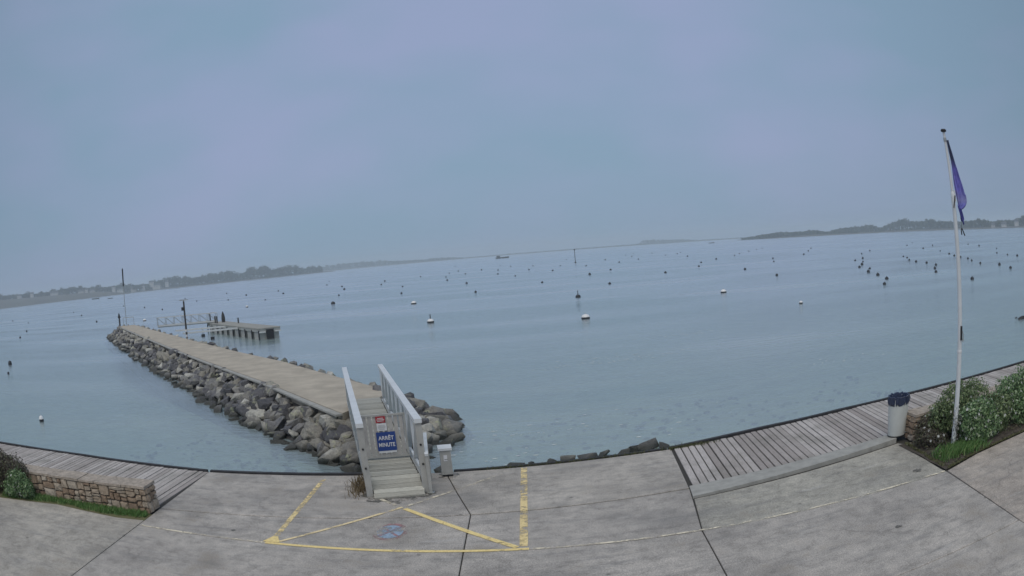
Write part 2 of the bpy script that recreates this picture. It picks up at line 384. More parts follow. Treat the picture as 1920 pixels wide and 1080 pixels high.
def inset(poly, d):
    n = len(poly); out = []
    for i in range(n):
        a, b, c = Vector(poly[i-1]), Vector(poly[i]), Vector(poly[(i+1)%n])
        e1 = (b-a).normalized(); e2 = (c-b).normalized()
        n1 = Vector((-e1.y,e1.x)); n2 = Vector((-e2.y,e2.x)); k = 1+n1.dot(n2)
        out.append(tuple(b+(n1+n2)*(d/max(k,.3))))
    return out
def slab(poly, col, dz=0, d=.011):
    # bevelled top edge
    p1, p2 = inset(poly, d), inset(poly, d+.012); n = len(p1)
    v = [(x,y,-.1) for x,y in p1]+[(x,y,dz-.008) for x,y in p1]+[(x,y,dz) for x,y in p2]
    f = [(k*n+i, k*n+(i+1)%n, (k+1)*n+(i+1)%n, (k+1)*n+i) for k in (0,1) for i in range(n)]+[tuple(range(2*n,3*n))]
    return MB().add(v, f).build('slab', CONC, quay, color=col)
GA, GB, GC, GD = (.42,.392,.358), (.435,.405,.364), (.415,.388,.343), (.43,.382,.333)
P3 = [(2.2,-8),(2.58,9.0),(2.67,11.26),(2.96,13.66),(3.2,16.85)]
P3x = lambda y: interp([(b,a) for a,b in P3], y)
slab([(-7.6,-8),(-1.3,-8),(-1.08,yD(-1.08)),(-7.6,yD(-7.6))], GA)
slab([(-1.3,-8),(2.2,-8),(2.58,9.0),(2.67,yD(2.67)),(-1.08,yD(-1.08))], GA, -.002)
slab([(2.53,7.55),(7.5,7.55),(7.79,yD(7.79)),(2.67,yD(2.67)),(2.58,9)], GA, .001)
slab([(2.2,-8),(6.6,-8),(7.5,7.55),(2.53,7.55)], GA, 0, .004)
slab([(-40,-8),(-7.6,-8),(-7.6,12.28),(-8.34,12.2),(-10.43,12.36),(-12.56,11.95),(-40,11.9)], GC, .003)
slab([(6.6,-8),(40,-8),(40,12.1),(14,11.6),(10.85,11.43),(9.96,11.37),(8.95,11.26),(7.81,10.93),(7.5,7.55)], GD, .003)
slab([(-7.6,yD(-7.6)),(-1.08,yD(-1.08)),(-1.05,yJ(-1.05)),(-7.6,yJ(-7.6))], GA, .002)
slab([(-1.08,yD(-1.08)),(2.67,yD(2.67)),(2.96,yJ(2.96)),(-1.05,yJ(-1.05))], GA, -.001)
slab([(-7.6,yJ(-7.6)+.03),(-1.05,yJ(-1.05)+.03),(-1.38,15),(-1.72,yQ(-1.72)-.12),(-4.2,yQ(-4.2)-.12),(-7.6,yQ(-7.6)-.12)], GA)
slab([(-1.05,yJ(-1.05)+.03),(2.96,yJ(2.96)+.03),(3.2,yQ(3.1)-.12),(-1.72,yQ(-1.72)-.12),(-1.38,15)], GB, .001)
slab([(2.67,yD(2.67)),(7.79,yD(7.79)),(7.79,11.2),(7.87,12.5),(8.0,13.4),(7.9,13.60),(5.4,13.28),(2.90,13.03)], (.40,.382,.332), -.010)  # far edge held back so a dark gap draws the kerb's shadow line

kerb = MB().prism([(2.90,13.09),(7.9,13.68),(7.98,14.12),(2.97,13.76)], -.1, [.02,.085,.085,.02]).build('kerb', KERB, quay)
# the tarred beam along the water's edge
def beam(x0, x1, w=.12, z0=-.12, z1=.03):
    k = max(2, int((x1-x0)/1.2)); pts = [x0+(x1-x0)*i/k for i in range(k+1)]
    m = MB(); v = []; 
    for i, x in enumerate(pts):
        y = yQ(x); j = .012*noise.noise(Vector((x*1.7,3,0)))
        v += [(x,y-w/2-.03,z0),(x,y-w/2-.03+j,z1+j),(x,y+w/2-.03+j,z1+j),(x,y+w/2-.03,z0)]
    f = [(4*i+a,4*i+(a+1)%4,4*i+4+(a+1)%4,4*i+4+a) for i in range(k) for a in range(4)]+[(3,2,1,0),(4*k,4*k+1,4*k+2,4*k+3)]
    return m.add(v, f).build('edge_beam', DARKTIMBER, quay)
beam(-58,-7.66); beam(-7.56,-3.3); beam(-1.55,3.1,.10,-.12,.025); beam(3.14,58)

# ---- boardwalks: every plank its own piece
def boardwalk(label, xs0, xs1, yback, tilt):
    root = structure('boardwalk', label, 'boardwalk', MB().prism([(xs0-.06,yback(xs0)-.02),(xs1,yback(xs1)-.02),(xs1+tilt,yQ(xs1)-.13),(xs0+tilt,yQ(xs0)-.13)], -.1, -.035).mesh('boardwalk', JOINT))
    x = xs0; W = .140
    while x < xs1-.1:
        w = W*random.uniform(.94,1.06); y0 = yback(x)+random.uniform(0,.03); y1 = yQ(x)-.15+random.uniform(-.03,0); z = random.uniform(.000,.010)
        t0 = random.uniform(-.006,.006)
        # crowned section so that the edges catch the sky
        v = []
        for y, s in ((y0,0),(lerp(y0,y1,.5),.5),(y1,1)):
            xx = x+tilt*s+t0*s
            v += [(xx,y,-.03),(xx,y,z-.008),(xx+.012,y,z),(xx+w-.012,y,z),(xx+w,y,z-.008),(xx+w,y,-.03)]
        f = [(6*k+a,6*k+a+1,6*k+7+a,6*k+6+a) for k in (0,1) for a in range(5)]+[(0,1,2,3,4,5),(17,16,15,14,13,12)]
        MB().add(v, f).build('plank', PLANK, root); x += .166
    return root
boardwalk('weathered plank boardwalk right of the concrete apron, behind the kerb', 3.06, 20.5, lambda x: interp([(2.97,13.80),(7.83,14.16),(8.3,13.95),(60,14.2)], x), .2)
boardwalk('weathered plank boardwalk behind the low stone wall on the left', -22.0, -7.78, lambda x: 13.36, .15)

# ---- painted markings, thin sheets on the slabs
def stripe(p, q, w, mat, name='painted_line', z=.0065, seg=14):
    p, q = Vector((*p,0)), Vector((*q,0)); d = (q-p).normalized(); n = Vector((-d.y,d.x,0)); m = MB(); v = []
    for i in range(seg+1):
        c = p+(q-p)*i/seg; a = w/2*(1+.14*noise.noise(c*3)); b = w/2*(1+.14*noise.noise(c*3+Vector((9,9,0))))
        v += [(*(c-n*a).xy, z), (*(c+n*b).xy, z)]
    return m.add(v, [(2*i,2*i+2,2*i+3,2*i+1) for i in range(seg)]).build(name, mat, quay)
stripe((-4.56,yD(-4.56)+.02),(-.06,yD(-.06)+.02),.10,YELLOW)
stripe((-7.5,yD(-7.5)),(-4.6,yD(-4.6)+.02),.075,WHITEOLD)
stripe((.0,yD(0)+.01),(7.75,yD(7.75)+.03),.07,WHITEOLD,seg=30)
stripe((-4.45,11.85),(-4.41,16.2),.11,YELLOWWORN)
stripe((-.14,11.6),(-.05,16.6),.13,YELLOWWORN)
stripe((-4.30,11.87),(-2.36,14.08),.075,YELLOWOLD,z=.0105)
stripe((-2.30,14.14),(-.47,16.3),.08,WHITEOLD,z=.0105)
stripe((-2.30,13.98),(-.24,11.56),.11,YELLOW,z=.0105)
stripe((-2.86,14.64),(-2.44,14.14),.09,WHITEOLD,z=.0105)
MB().prism([(-4.62,11.80),(-4.28,11.80),(-4.40,12.12),(-4.50,12.12)], .011, .0125).build('painted_corner', YELLOW, quay)
em = MB(); n = 40; ec = Vector((-2.40,12.60))
em.add([(ec.x+.235*math.cos(2*math.pi*i/n), ec.y+.36*math.sin(2*math.pi*i/n), .0075) for i in range(n)], [tuple(range(n))])
emb = em.build('painted_emblem', BLUEP, quay); emb['label'] = 'faded blue and red no-stopping disc painted on the ground'
rg = MB(); v = []
for i in range(n):
    t = 2*math.pi*i/n; c, s = math.cos(t), math.sin(t); v += [(ec.x+.24*c,ec.y+.365*s,.0085),(ec.x+.315*c,ec.y+.47*s,.0085)]
rg.add(v, [(2*i,2*i+1,(2*i+3)%(2*n),(2*i+2)%(2*n)) for i in range(n)]).build('ring', REDP, emb)
for s in (-1,1):
    d = Vector((.165*s,.25)); nn_ = Vector((-d.y,d.x)).normalized()*.03
    MB().add([(*(ec-d-nn_),.0095+.001*s),(*(ec+d-nn_),.0095+.001*s),(*(ec+d+nn_),.0095+.001*s),(*(ec-d+nn_),.0095+.001*s)], [(0,1,2,3)]).build('cross_stroke', REDP, emb)

# ------------------------------------------------------------------ low stone walls
def stone_block(w, h, d, seed):
    rnd = random.Random(seed); m = MB(); e = .014
    # a rough block: 8 front points pushed in and out, set back edges
    fp = [(-w/2+e,-h/2+e),(0,-h/2+e*rnd.uniform(.2,1)),(w/2-e,-h/2+e),(w/2-e*rnd.uniform(.2,1),0),(w/2-e,h/2-e),(0,h/2-e*rnd.uniform(.2,1)),(-w/2+e,h/2-e),(-w/2+e*rnd.uniform(.2,1),0)]
    j = lambda s: rnd.uniform(-s,s)
    o = [(x+j(.012), -d*.25, z+j(.012)) for x, z in fp]; i_ = [(x*.86+j(.012), -d*.5-rnd.uniform(0,.022), z*.84+j(.01)) for x, z in fp]
    b = [(x, d*.5, z) for x, z in fp]
    v = b+o+i_+[(j(.02), -d*.5-rnd.uniform(.005,.03), j(.02))]
    f = [(k*8+(q+1)%8, k*8+q, (k+1)*8+q, (k+1)*8+(q+1)%8) for k in (0,1) for q in range(8)]+[(16+(q+1)%8,16+q,24) for q in range(8)]
    m.add(v, [tuple(reversed(t)) for t in f]); return m
def rubble(width, height, rnd):
    """irregular courses: yields x, z, w, h"""
    cells = []
    def split(x, z, w, h):
        if w > .52 or (w > .30 and w > h*1.7 and rnd.random() < .75):
            k = rnd.uniform(.35,.65); split(x,z,w*k,h); split(x+w*k,z,w*(1-k),h)
        elif h > .27 or (h > .15 and rnd.random() < .42):
            k = rnd.uniform(.36,.64); split(x,z,w,h*k); split(x,z+h*k,w,h*(1-k))
        else: cells.append((x+w/2,z+h/2,w,h))
    split(0,0,width,height); return cells
def stone_wall(name, label, x0, x1, y0, y1, h, end_at, seed, sx=1):
    rnd = random.Random(seed)
    root = thing(name, label, 'wall', (end_at, y0, 0))
    lo, hi = sorted((x0-end_at, x1-end_at)); D = y1-y0
    MB().box(lo+.05, hi-.05, .05, D-.05, -.05, h-.055).build('mortar_core', MORTAR, root)
    for x, z, w, hh in rubble(hi-lo, h-.055, rnd):
        o = stone_block(w, hh, .10, rnd.random()).build('stone', STONE, root); o.location = (lo+x, .045, z)
    ex = 0; s = 1 if end_at == max(x0,x1) else -1
    for x, z, w, hh in rubble(D-.06, h-.055, rnd):
        o = stone_block(w, hh, .10, rnd.random()).build('stone', STONE, root)
        o.rotation_euler = (0,0,R(90)*s); o.location = (-.045*s, .03+x, z)
    # coping: flat slabs with uneven ends
    x = lo
    while x < hi-.05:
        w = min(rnd.uniform(.35,.75), hi-x); w = hi-x if hi-x-w < .3 else w; dz = rnd.uniform(-.008,.008)
        a, b = x+.004, x+w-.004
        MB().prism([(a,-.02+rnd.uniform(-.02,.02)),(lerp(a,b,.5),-.02+rnd.uniform(-.02,.02)),(b,-.02+rnd.uniform(-.02,.02)),(b,D+.02),(a,D+.02)], h-.052, h+dz).build('coping_stone', COPING, root); x += w
    return root
stone_wall('stone_wall', 'low wall of rough brown granite on the left with grass at its foot', -16.5, -7.62, 12.72, 13.28, .60, -7.62, 5)
stone_wall('stone_wall', 'low stone wall running right from the litter bin behind shrubs', 8.22, 20.0, 13.34, 13.86, .60, 8.22, 9)

# ------------------------------------------------------------------ planting strips
MBs = MB().prism([(-16.5,11.9),(-12.56,11.98),(-10.43,12.38),(-8.34,12.22),(-7.61,12.30),(-7.61,12.74),(-16.5,12.74)], -.1, -.008)
tag(MBs.build('verge', SOILGRASS), 'strip of mossy earth at the foot of the left wall', 'verge', None, 'structure')
bedm = MB(); bn = 26; bv = []; bf = []
lowb = [(7.80,11.0),(8.95,11.30),(9.96,11.41),(10.85,11.47),(14,11.64),(20,11.8)]
for i in range(bn+1):
    x = 7.82+(20-7.82)*i/bn
    for j in range(7):
        y = lerp(interp(lowb,x), 13.40, j/6); hz = .12*math.sin(math.pi*min(1,j/4)) if 0 < j else 0
        bv.append((x,y,.0+hz*min(1,i/2)+.03*noise.noise(Vector((x*2,y*2,0)))*(j>0)))
bf = [(i*7+j,(i+1)*7+j,(i+1)*7+j+1,i*7+j+1) for i in range(bn) for j in range(6)]
tag(bedm.add(bv,bf).build('planting_bed', SOIL, smooth=True), 'dark earth bed around the flagpole and shrubs', 'planting bed', None, 'structure')

def blades(pts, hmin, hmax, w, lean):
    m = MB()
    for x, y, z in pts:
        h = random.uniform(hmin,hmax); a = random.uniform(0,6.283); l = random.uniform(0,lean)*h; d = Vector((math.cos(a),math.sin(a),0)); n_ = Vector((-d.y,d.x,0))*w*random.uniform(.6,1.3)
        p = Vector((x,y,z)); m.add([p-n_, p+n_, p+d*l*.4+Vector((0,0,h*.6))+n_*.6, p+d*l+Vector((0,0,h))], [(0,1,2,3)])
    return m
pts = []
while len(pts) < 7000:
    x, y = random.uniform(-12.6,-7.66), random.uniform(12.0,12.74)
    edge = interp([(-12.56,11.98),(-10.43,12.38),(-8.34,12.22),(-7.61,12.30)], x)
    k = (y-edge-.08)/.20+.7*noise.noise(Vector((x*2,y*4,0)))
    if random.random() < k: pts.append((x,y,-.01))
tag(blades(pts,.03,.13,.008,1.0).build('grass', GRASSM), 'short green grass along the foot of the left stone wall', 'grass', None, 'stuff')
pts = []
while len(pts) < 2200:
    x, y = random.gauss(8.70,.42), random.gauss(11.66,.17)
    if 11.28 < y < 12.1 and 7.95 < x < 9.5: pts.append((x,y,.03))
pts += [(random.uniform(8.0,12.5), 0, .01) for _ in range(0)]
tag(blades(pts,.06,.24,.010,1.0).build('grass_tuft', GRASSM), 'bright green grass tuft at the foot of the flagpole', 'grass', None, 'stuff')
lm = MB()
for _ in range(2600):
    x = random.uniform(7.9,13); y = random.uniform(interp(lowb,x)+.03,13.2); c = Vector((x,y,.05+.10*math.sin(math.pi*min(1,(y-11.3)/1.4)))); a = random.uniform(0,6.28); w = random.uniform(.012,.04)
    d1 = Vector((math.cos(a),math.sin(a),random.uniform(-.4,.4)))*w; d2 = Vector((-math.sin(a),math.cos(a),random.uniform(-.4,.4)))*w*.55
    lm.add([c-d1,c-d2,c+d1,c+d2],[(0,1,2,3)])
tag(lm.build('leaf_litter', mat_leaf('dead_leaf', [(0,(.05,.04,.03)),(.5,(.12,.09,.06)),(.8,(.10,.14,.05)),(1,(.30,.27,.22))])), 'dead leaves and small weeds strewn over the earth bed', 'leaf litter', None, 'stuff')
pts = []
for _ in range(1500):
    x = random.uniform(7.9,12); pts.append((x, interp(lowb,x)-.02+abs(random.gauss(0,.05)), .005))
for _ in range(700):
    y = random.uniform(11.2,13.4); pts.append((7.84+abs(random.gauss(0,.06))+(y-11.2)*.06, y, .005))
tag(blades(pts,.015,.05,.010,1.2).build('moss_fringe', mat_leaf('moss_blade', [(0,(.09,.105,.04)),(1,(.22,.22,.10))])), 'mossy fringe along the edge of the earth bed', 'moss', None, 'stuff')
# moss and weeds on the quay edge joints
pts = [(random.gauss(3.5,.35), yQ(3.4)-.16+random.gauss(0,.06), .0) for _ in range(500)]
pts += [(x, yQ(x)-.10+random.gauss(0,.03), .0) for x in (random.uniform(-1.0,2.6) for _ in range(500))]
tag(blades(pts,.02,.07,.008,1.0).build('weeds', mat_leaf('weed_blade', [(0,(.07,.085,.03)),(1,(.15,.15,.06))])), 'low weeds and moss along the quay edge', 'weeds', None, 'stuff')
pts = [(random.gauss(-3.42,.10), random.gauss(15.45,.30), 0) for _ in range(260)]
tag(blades(pts,.08,.28,.008,.7).build('dry_grass', mat_leaf('straw', [(0,(.15,.11,.06)),(1,(.28,.22,.13))])), 'dry straw grass beside the left foot of the gangway', 'grass', None, 'stuff')

def leaf_cloud(blobs, count, size, up=.35, shell=.55):
    """leaf-sized faces spread through uneven lumps"""
    m = MB(); tot = sum(b[3]*b[4]*b[5] for b in blobs)
    for bx, by, bz, rx, ry, rz in blobs:
        k = int(count*rx*ry*rz/tot)
        for _ in range(k):
            while True:
                d = Vector((random.gauss(0,1),random.gauss(0,1),random.gauss(0,1)))
                if d.length > .05: break
            d.normalize(); r = random.uniform(shell,1.0)**.7*(1+.34*noise.noise(d*2.3+Vector((bx,by,bz))*3)+.30*max(0,noise.noise(d*6.5+Vector((bx,by,bz))*7)))
            c = Vector((bx+d.x*rx*r, by+d.y*ry*r, bz+d.z*rz*r))
            if c.z < .02: c.z = random.uniform(.02,.15)
            nrm = (d+Vector((random.gauss(0,.7),random.gauss(0,.7),random.gauss(0,.7)+up))).normalized()
            a = nrm.orthogonal().normalized(); a = Matrix.Rotation(random.uniform(0,6.283),3,nrm)@a; b = nrm.cross(a)
            s = size*random.uniform(.6,1.35)
            m.add([c-a*s, c-b*s*.42+nrm*s*.08, c+a*s, c+b*s*.42+nrm*s*.08], [(0,1,2,3)])
    return m
def shrub(label, loc, blobs, count, size, mat, flowers=0, stems=7, pale=0):
    root = thing('shrub', label, 'shrub', loc)
    leaf_cloud(blobs, count, size).build('foliage', mat, root)
    sm = MB(); top = max(b[2] for b in blobs)
    for i in range(stems):
        b = random.choice(blobs); p = Vector((random.gauss(0,.08),random.gauss(0,.08),-.05)); q = Vector((b[0],b[1],b[2]))+Vector((random.gauss(0,.15),random.gauss(0,.1),.1)); mid = (p+q)/2+Vector((random.gauss(0,.06),random.gauss(0,.06),0))
        sm.cyl(p,mid,.018,.012,6); sm.cyl(mid,q,.012,.006,6)
    sm.build('stems', TWIG, root)
    if pale: leaf_cloud([(b[0],b[1],b[2],b[3]*1.04,b[4]*1.04,b[5]*1.04) for b in blobs], pale, size*.8, shell=.9).build('pale_leaves', LEAFP, root)
    if flowers:
        fm = MB()
        for _ in range(flowers):
            b = random.choice(blobs); d = Vector((random.gauss(0,1),-abs(random.gauss(0,1)),random.gauss(.2,1))).normalized()
            c = Vector((b[0]+d.x*b[3]*1.06,b[1]+d.y*b[4]*1.06,b[2]+d.z*b[5]*1.06))
            if c.z < .1: continue
            a = d.orthogonal().normalized(); bb = d.cross(a); s = random.uniform(.016,.030)
            for k in range(5):
                t = k*1.2566; t2 = t+.62
                fm.add([c, c+(a*math.cos(t-.5)+bb*math.sin(t-.5))*s+d*.006, c+(a*math.cos(t)+bb*math.sin(t))*s*1.5+d*.012, c+(a*math.cos(t+.5)+bb*math.sin(t+.5))*s+d*.006], [(0,1,2,3)])
        tag(fm.build('blossom', PETAL, root), kind='stuff')
    return root
shrub('large olive green shrub behind the flagpole by the low wall', (9.35,12.85,.08), [(-.55,.05,.42,.42,.36,.42),(-.05,.1,.66,.62,.42,.46),(.55,.1,.68,.60,.42,.42),(.2,-.1,.35,.7,.4,.4)], 9500, .036, LEAFO, 20)
shrub('glossy green shrub with white blossom just right of the flagpole', (9.45,11.98,.05), [(-.32,-.05,.48,.38,.34,.42),(.10,.0,.52,.42,.36,.40),(-.1,-.18,.22,.5,.30,.25),(.35,-.12,.3,.34,.32,.34)], 8800, .044, LEAFG, 40, pale=420)
shrub('brownish olive shrub between the two green shrubs at right', (10.15,11.95,.05), [(0,0,.35,.40,.32,.38),(.25,.1,.5,.34,.3,.36)], 4200, .036, LEAFO, 12, pale=160)
shrub('bright green shrub at the right edge of the bed', (11.15,12.25,.05), [(-.3,.1,.62,.55,.45,.52),(.35,.1,.68,.62,.5,.52),(.2,-.3,.32,.75,.42,.36),(1.0,.2,.7,.6,.5,.5)], 9500, .044, LEAFG, 30, pale=260)
shrub('low brown twiggy plant between the litter bin and the flagpole', (8.32,12.72,.05), [(-.05,.05,.18,.30,.34,.20),(.12,-.15,.13,.30,.36,.15),(.10,.35,.30,.30,.24,.26)], 3200, .030, LEAFB, 14, pale=120)
shrub('pale leaved climber clinging to the base of the flagpole', (8.66,12.0,.03), [(0,-.02,.16,.09,.09,.16),(.01,-.01,.45,.085,.085,.20),(.02,0,.78,.08,.08,.16),(.05,-.02,.62,.13,.10,.12)], 420, .030, LEAFP, 26, 3)
shrub('brown leaved bush at the far left above the verge', (-12.25,12.55,.0), [(0,0,.62,.60,.36,.40),(-.6,0,.7,.6,.4,.45),(.25,.05,.45,.4,.3,.35),(-.9,-.1,.4,.7,.4,.4)], 8200, .036, LEAFB, 0)
shrub('blue green leafy bush at the left end of the stone wall', (-11.85,12.35,.0), [(-.05,0,.36,.36,.26,.36),(.22,.02,.24,.30,.24,.26),(-.35,-.05,.2,.34,.26,.22)], 5200, .040, LEAFG, 7, pale=160)

# ------------------------------------------------------------------ breakwater jetty
ZD = .20
ga = Vector((-.23,.973,0)).normalized(); gl_ = Vector((ga.y,-ga.x,0)); go = Vector((-2.585,15.13,0))
DL = [(-5.35,23.25),(-10.21,30.57),(-19.47,42.93),(-48.85,82.6)]     # left edge of the deck
DR = [(-4.45,26.6),(-5.37,28.66),(-11.82,38.22),(-17.23,45.0),(-47.2,84.2)]  # right edge
tip = [(-48.3,84.0)]
jet = structure('breakwater', 'rock breakwater carrying a tan concrete walkway out to sea', 'breakwater')
dk = MB().prism(DL[::-1][::-1][::-1]+[] if False else [*reversed(DL)]+DR+tip[:0], ZD-.35, ZD)
dk.build('deck', DECKTAN, jet)
# raised lip along the left edge of the deck
lip = MB()
for a, b in zip(DL[:-1], DL[1:]):
    a3, b3 = Vector((*a,ZD-.05)), Vector((*b,ZD-.05)); d = (b3-a3).normalized(); n_ = Vector((d.y,-d.x,0))*-1
    lip.obox((a3+b3)/2+n_*.13, (b3-a3)/2, n_*.12, (0,0,.03))
lip.build('deck_kerb', KERB, jet)
# dark core under the armour stones
u = Vector((-.595,.804)); nl = Vector((-.804,-.595))
core = MB()
TL = [(-1.9,24.0),(-2.7,22.2),(-4.2,20.8),(-5.6,21.4),(-10.6,27.6),(-16.1,34.9),(-24.3,45.4),(-36.5,61.7),(-50.6,81.0),(-51.8,84.6),(-50.0,87.2),(-46.5,87.0),(-16.0,47.6),(-9.5,39.0),(-2.6,29.0),(-1.7,26.6)]
cen = [(-4.6,25.8),(-4.8,25.3),(-5.0,24.3),(-5.4,23.6),(-9.8,30.2),(-13.9,35.5),(-21.0,45.2),(-32.8,61.1),(-48.5,82.0),(-48.6,83.2),(-48.2,84.0),(-47.0,84.0),(-17.2,45.0),(-11.8,38.2),(-5.3,28.6),(-4.6,27.0)]
nT = len(TL)
cv = [(lerp(c[0],t[0],1.25),lerp(c[1],t[1],1.25),-1.75) for t, c in zip(TL,cen)]+[(lerp(c[0],t[0],.75),lerp(c[1],t[1],.75),-1.02) for t, c in zip(TL,cen)]+[(c[0],c[1],ZD-.32) for c in cen]
core.add(cv, [(k*nT+(i+1)%nT, k*nT+i, (k+1)*nT+i, (k+1)*nT+(i+1)%nT) for k in (0,1) for i in range(nT)]+[tuple(range(3*nT-1,2*nT-1,-1))])
core.build('core', plain('rubble_core', (.075,.073,.07), .95, var=.3), jet)

def hull_mesh(seed, npts=13):
    import bmesh
    rnd = random.Random(seed); bm = bmesh.new(); sx, sy, sz = rnd.uniform(.85,1.2), rnd.uniform(.6,.9), rnd.uniform(.5,.75)
    for _ in range(npts):
        d = Vector((rnd.gauss(0,1),rnd.gauss(0,1),rnd.gauss(0,1))).normalized()
        m_ = max(abs(d.x),abs(d.y),abs(d.z)); d = d*lerp(1,1/m_,.45)*rnd.uniform(.86,1.05)
        bm.verts.new((d.x*sx*.5,d.y*sy*.5,d.z*sz*.5))
    r = bmesh.ops.convex_hull(bm, input=bm.verts)
    bmesh.ops.delete(bm, geom=[g for g in r['geom_interior'] if isinstance(g, bmesh.types.BMVert)], context='VERTS')
    bmesh.ops.bevel(bm, geom=[e for e in bm.edges if e.calc_face_angle(0) > R(38)], offset=.018, segments=1, affect='EDGES')
    me = bpy.data.meshes.new('rock'); bm.to_mesh(me); bm.free(); me.materials.append(ROCK); return me
ROCKS = [hull_mesh(100+i) for i in range(18)]
rocks = []    # (centre, size, distance)
def lay(pa, pb, step, rows, size, dz=0):
    """armour stones from the crest line pa towards the toe line pb"""
    la = 0
    segs = [(Vector(a),Vector(b),Vector(c),Vector(d)) for (a,b),(c,d) in zip(zip(pa[:-1],pa[1:]), zip(pb[:-1],pb[1:]))]
    for a, b, c, d in segs:
        k = max(1, int(max((b-a).length,(d-c).length)/step))
        for i in range(k):
            for r in range(rows):
                t = (i+random.uniform(.1,.9))/k; s = (r+random.uniform(.15,.85))/rows
                crest = a.lerp(b,t); toe = c.lerp(d,t); p = crest.lerp(toe, s*1.02)
                z = lerp(ZD-.24, WATER-.14, s)+random.uniform(-.09,.09)+dz
                rocks.append((Vector((p.x+random.gauss(0,.05),p.y+random.gauss(0,.05),z)), size*random.choice((.55,.7,.85,.95,1.05,1.25))*random.uniform(.9,1.1), p.length))
crestL = [(-5.25,23.4),(-9.9,30.3),(-13.9,35.6),(-21.1,45.2),(-32.9,61.1),(-48.7,82.3)]
toeL = [(-5.6,21.4),(-10.6,27.6),(-16.1,34.9),(-24.3,45.4),(-36.5,61.7),(-50.6,81.0)]
lay(crestL[:3], toeL[:3], .50, 5, .80)
lay(crestL[2:4], toeL[2:4], .52, 5, .80)
lay(crestL[3:], toeL[3:], .75, 4, .85)
lay([(-48.7,82.3),(-48.7,83.2),(-48.2,84.1),(-47.2,84.3)], [(-50.6,81.0),(-51.8,84.6),(-50.0,87.2),(-46.5,87.0)], .7, 4, .85)
# the head of the jetty by the gangway
lay([(-5.25,23.4),(-5.0,24.2),(-4.75,25.4),(-4.55,26.2),(-4.5,26.8),(-5.2,28.5)], [(-5.6,21.3),(-4.3,20.4),(-2.9,21.9),(-2.05,23.7),(-1.95,26.3),(-2.8,29.0)], .52, 6, .92)
# crest stones peeping over the right edge
lay([(-5.35,28.7),(-11.7,38.3),(-17.1,45.1),(-27.0,58.1)], [(-4.0,29.6),(-10.2,39.2),(-15.6,46.0),(-25.5,59.0)], .8, 2, .60, .22)
lay([(-27.0,58.1),(-46.9,84.2)], [(-25.5,59.0),(-45.4,85.2)], 1.1, 2, .60, .22)
rocks.sort(key=lambda r: r[2])
rest = MB()
for i, (c, s, d) in enumerate(rocks):
    q_ = c-go; s_, u_ = q_.dot(ga), q_.dot(gl_)
    if abs(u_) < 1.0 and 0 < s_ < 10.9: c.z = min(c.z, .10-.42*s)
    me = random.choice(ROCKS); rot = (random.uniform(-.5,.5), random.uniform(-.5,.5), random.uniform(0,6.283)); sc = (s, s*random.uniform(.85,1.15), s*random.uniform(.8,1.1))
    if i < 300:
        o = link('rock', me, jet); o.location = c; o.rotation_euler = rot; o.scale = sc
    else:
        from mathutils import Euler
        mt = Matrix.Translation(c)@Euler(rot).to_matrix().to_4x4()@Matrix.Diagonal((*sc,1))
        rest.add([mt@v.co for v in me.vertices], [tuple(p.vertices) for p in me.polygons])
tag(rest.build('far_rocks', ROCK, jet), kind='stuff')
# stones heaped against the quay front, and pebbles under the shallow water
heap = structure('rock_apron', 'stones heaped in the water against the quay edge', 'rocks')
for x, y, z, s in [(-.55,20.3,-.86,.5),(-.25,20.4,-.82,.6),(.15,20.5,-.84,.45),(.7,20.4,-.84,.55),(1.2,20.5,-.80,.8),(1.6,20.5,-.80,.9),(2.05,20.7,-.84,.7),(2.6,20.7,-.86,.55),(2.95,20.8,-.80,.7),(3.3,20.9,-.76,.85),(3.75,20.9,-.84,.6),(-2.2,20.2,-.85,.7),(-3.3,19.7,-.80,1.0),(-3.9,19.9,-.72,1.1)]:
    o = link('rock', random.choice(ROCKS), heap); o.location = (x,y,z-.13); o.rotation_euler = (random.uniform(-.4,.4),random.uniform(-.4,.4),random.uniform(0,6)); o.scale = (s*.75,s*.7,s*.6)
pb = MB()
for _ in range(1500):
    x = random.uniform(-14,14); y = random.uniform(17.6,29)
    if random.random() < (y-18)/16: continue
    me = random.choice(ROCKS); s = random.uniform(.08,.34); a = random.uniform(0,6.283)
    mt = Matrix.Translation((x,y,seaz(x,y)+s*.12))@Matrix.Rotation(a,4,'Z')@Matrix.Diagonal((s,s,s*.6,1))
    pb.add([mt@v.co for v in me.vertices], [tuple(p.vertices) for p in me.polygons])
tag(pb.build('pebbles', mat_leaf('seabed_pebble', [(0,(.05,.05,.045)),(.5,(.16,.16,.13)),(.75,(.3,.3,.26)),(.8,(.75,.75,.70)),(1,(.8,.8,.76))], .9)), 'stones lying on the seabed in the shallows by the quay', 'pebbles', None, 'stuff')

# ------------------------------------------------------------------ gangway from the quay to the jetty
def gp(u_, s, z): return go+gl_*u_+ga*s+Vector((0,0,z))
gang = thing('gangway', 'pale metal and timber gangway with a gate, from the quay to the breakwater', 'gangway')
Z0 = .30
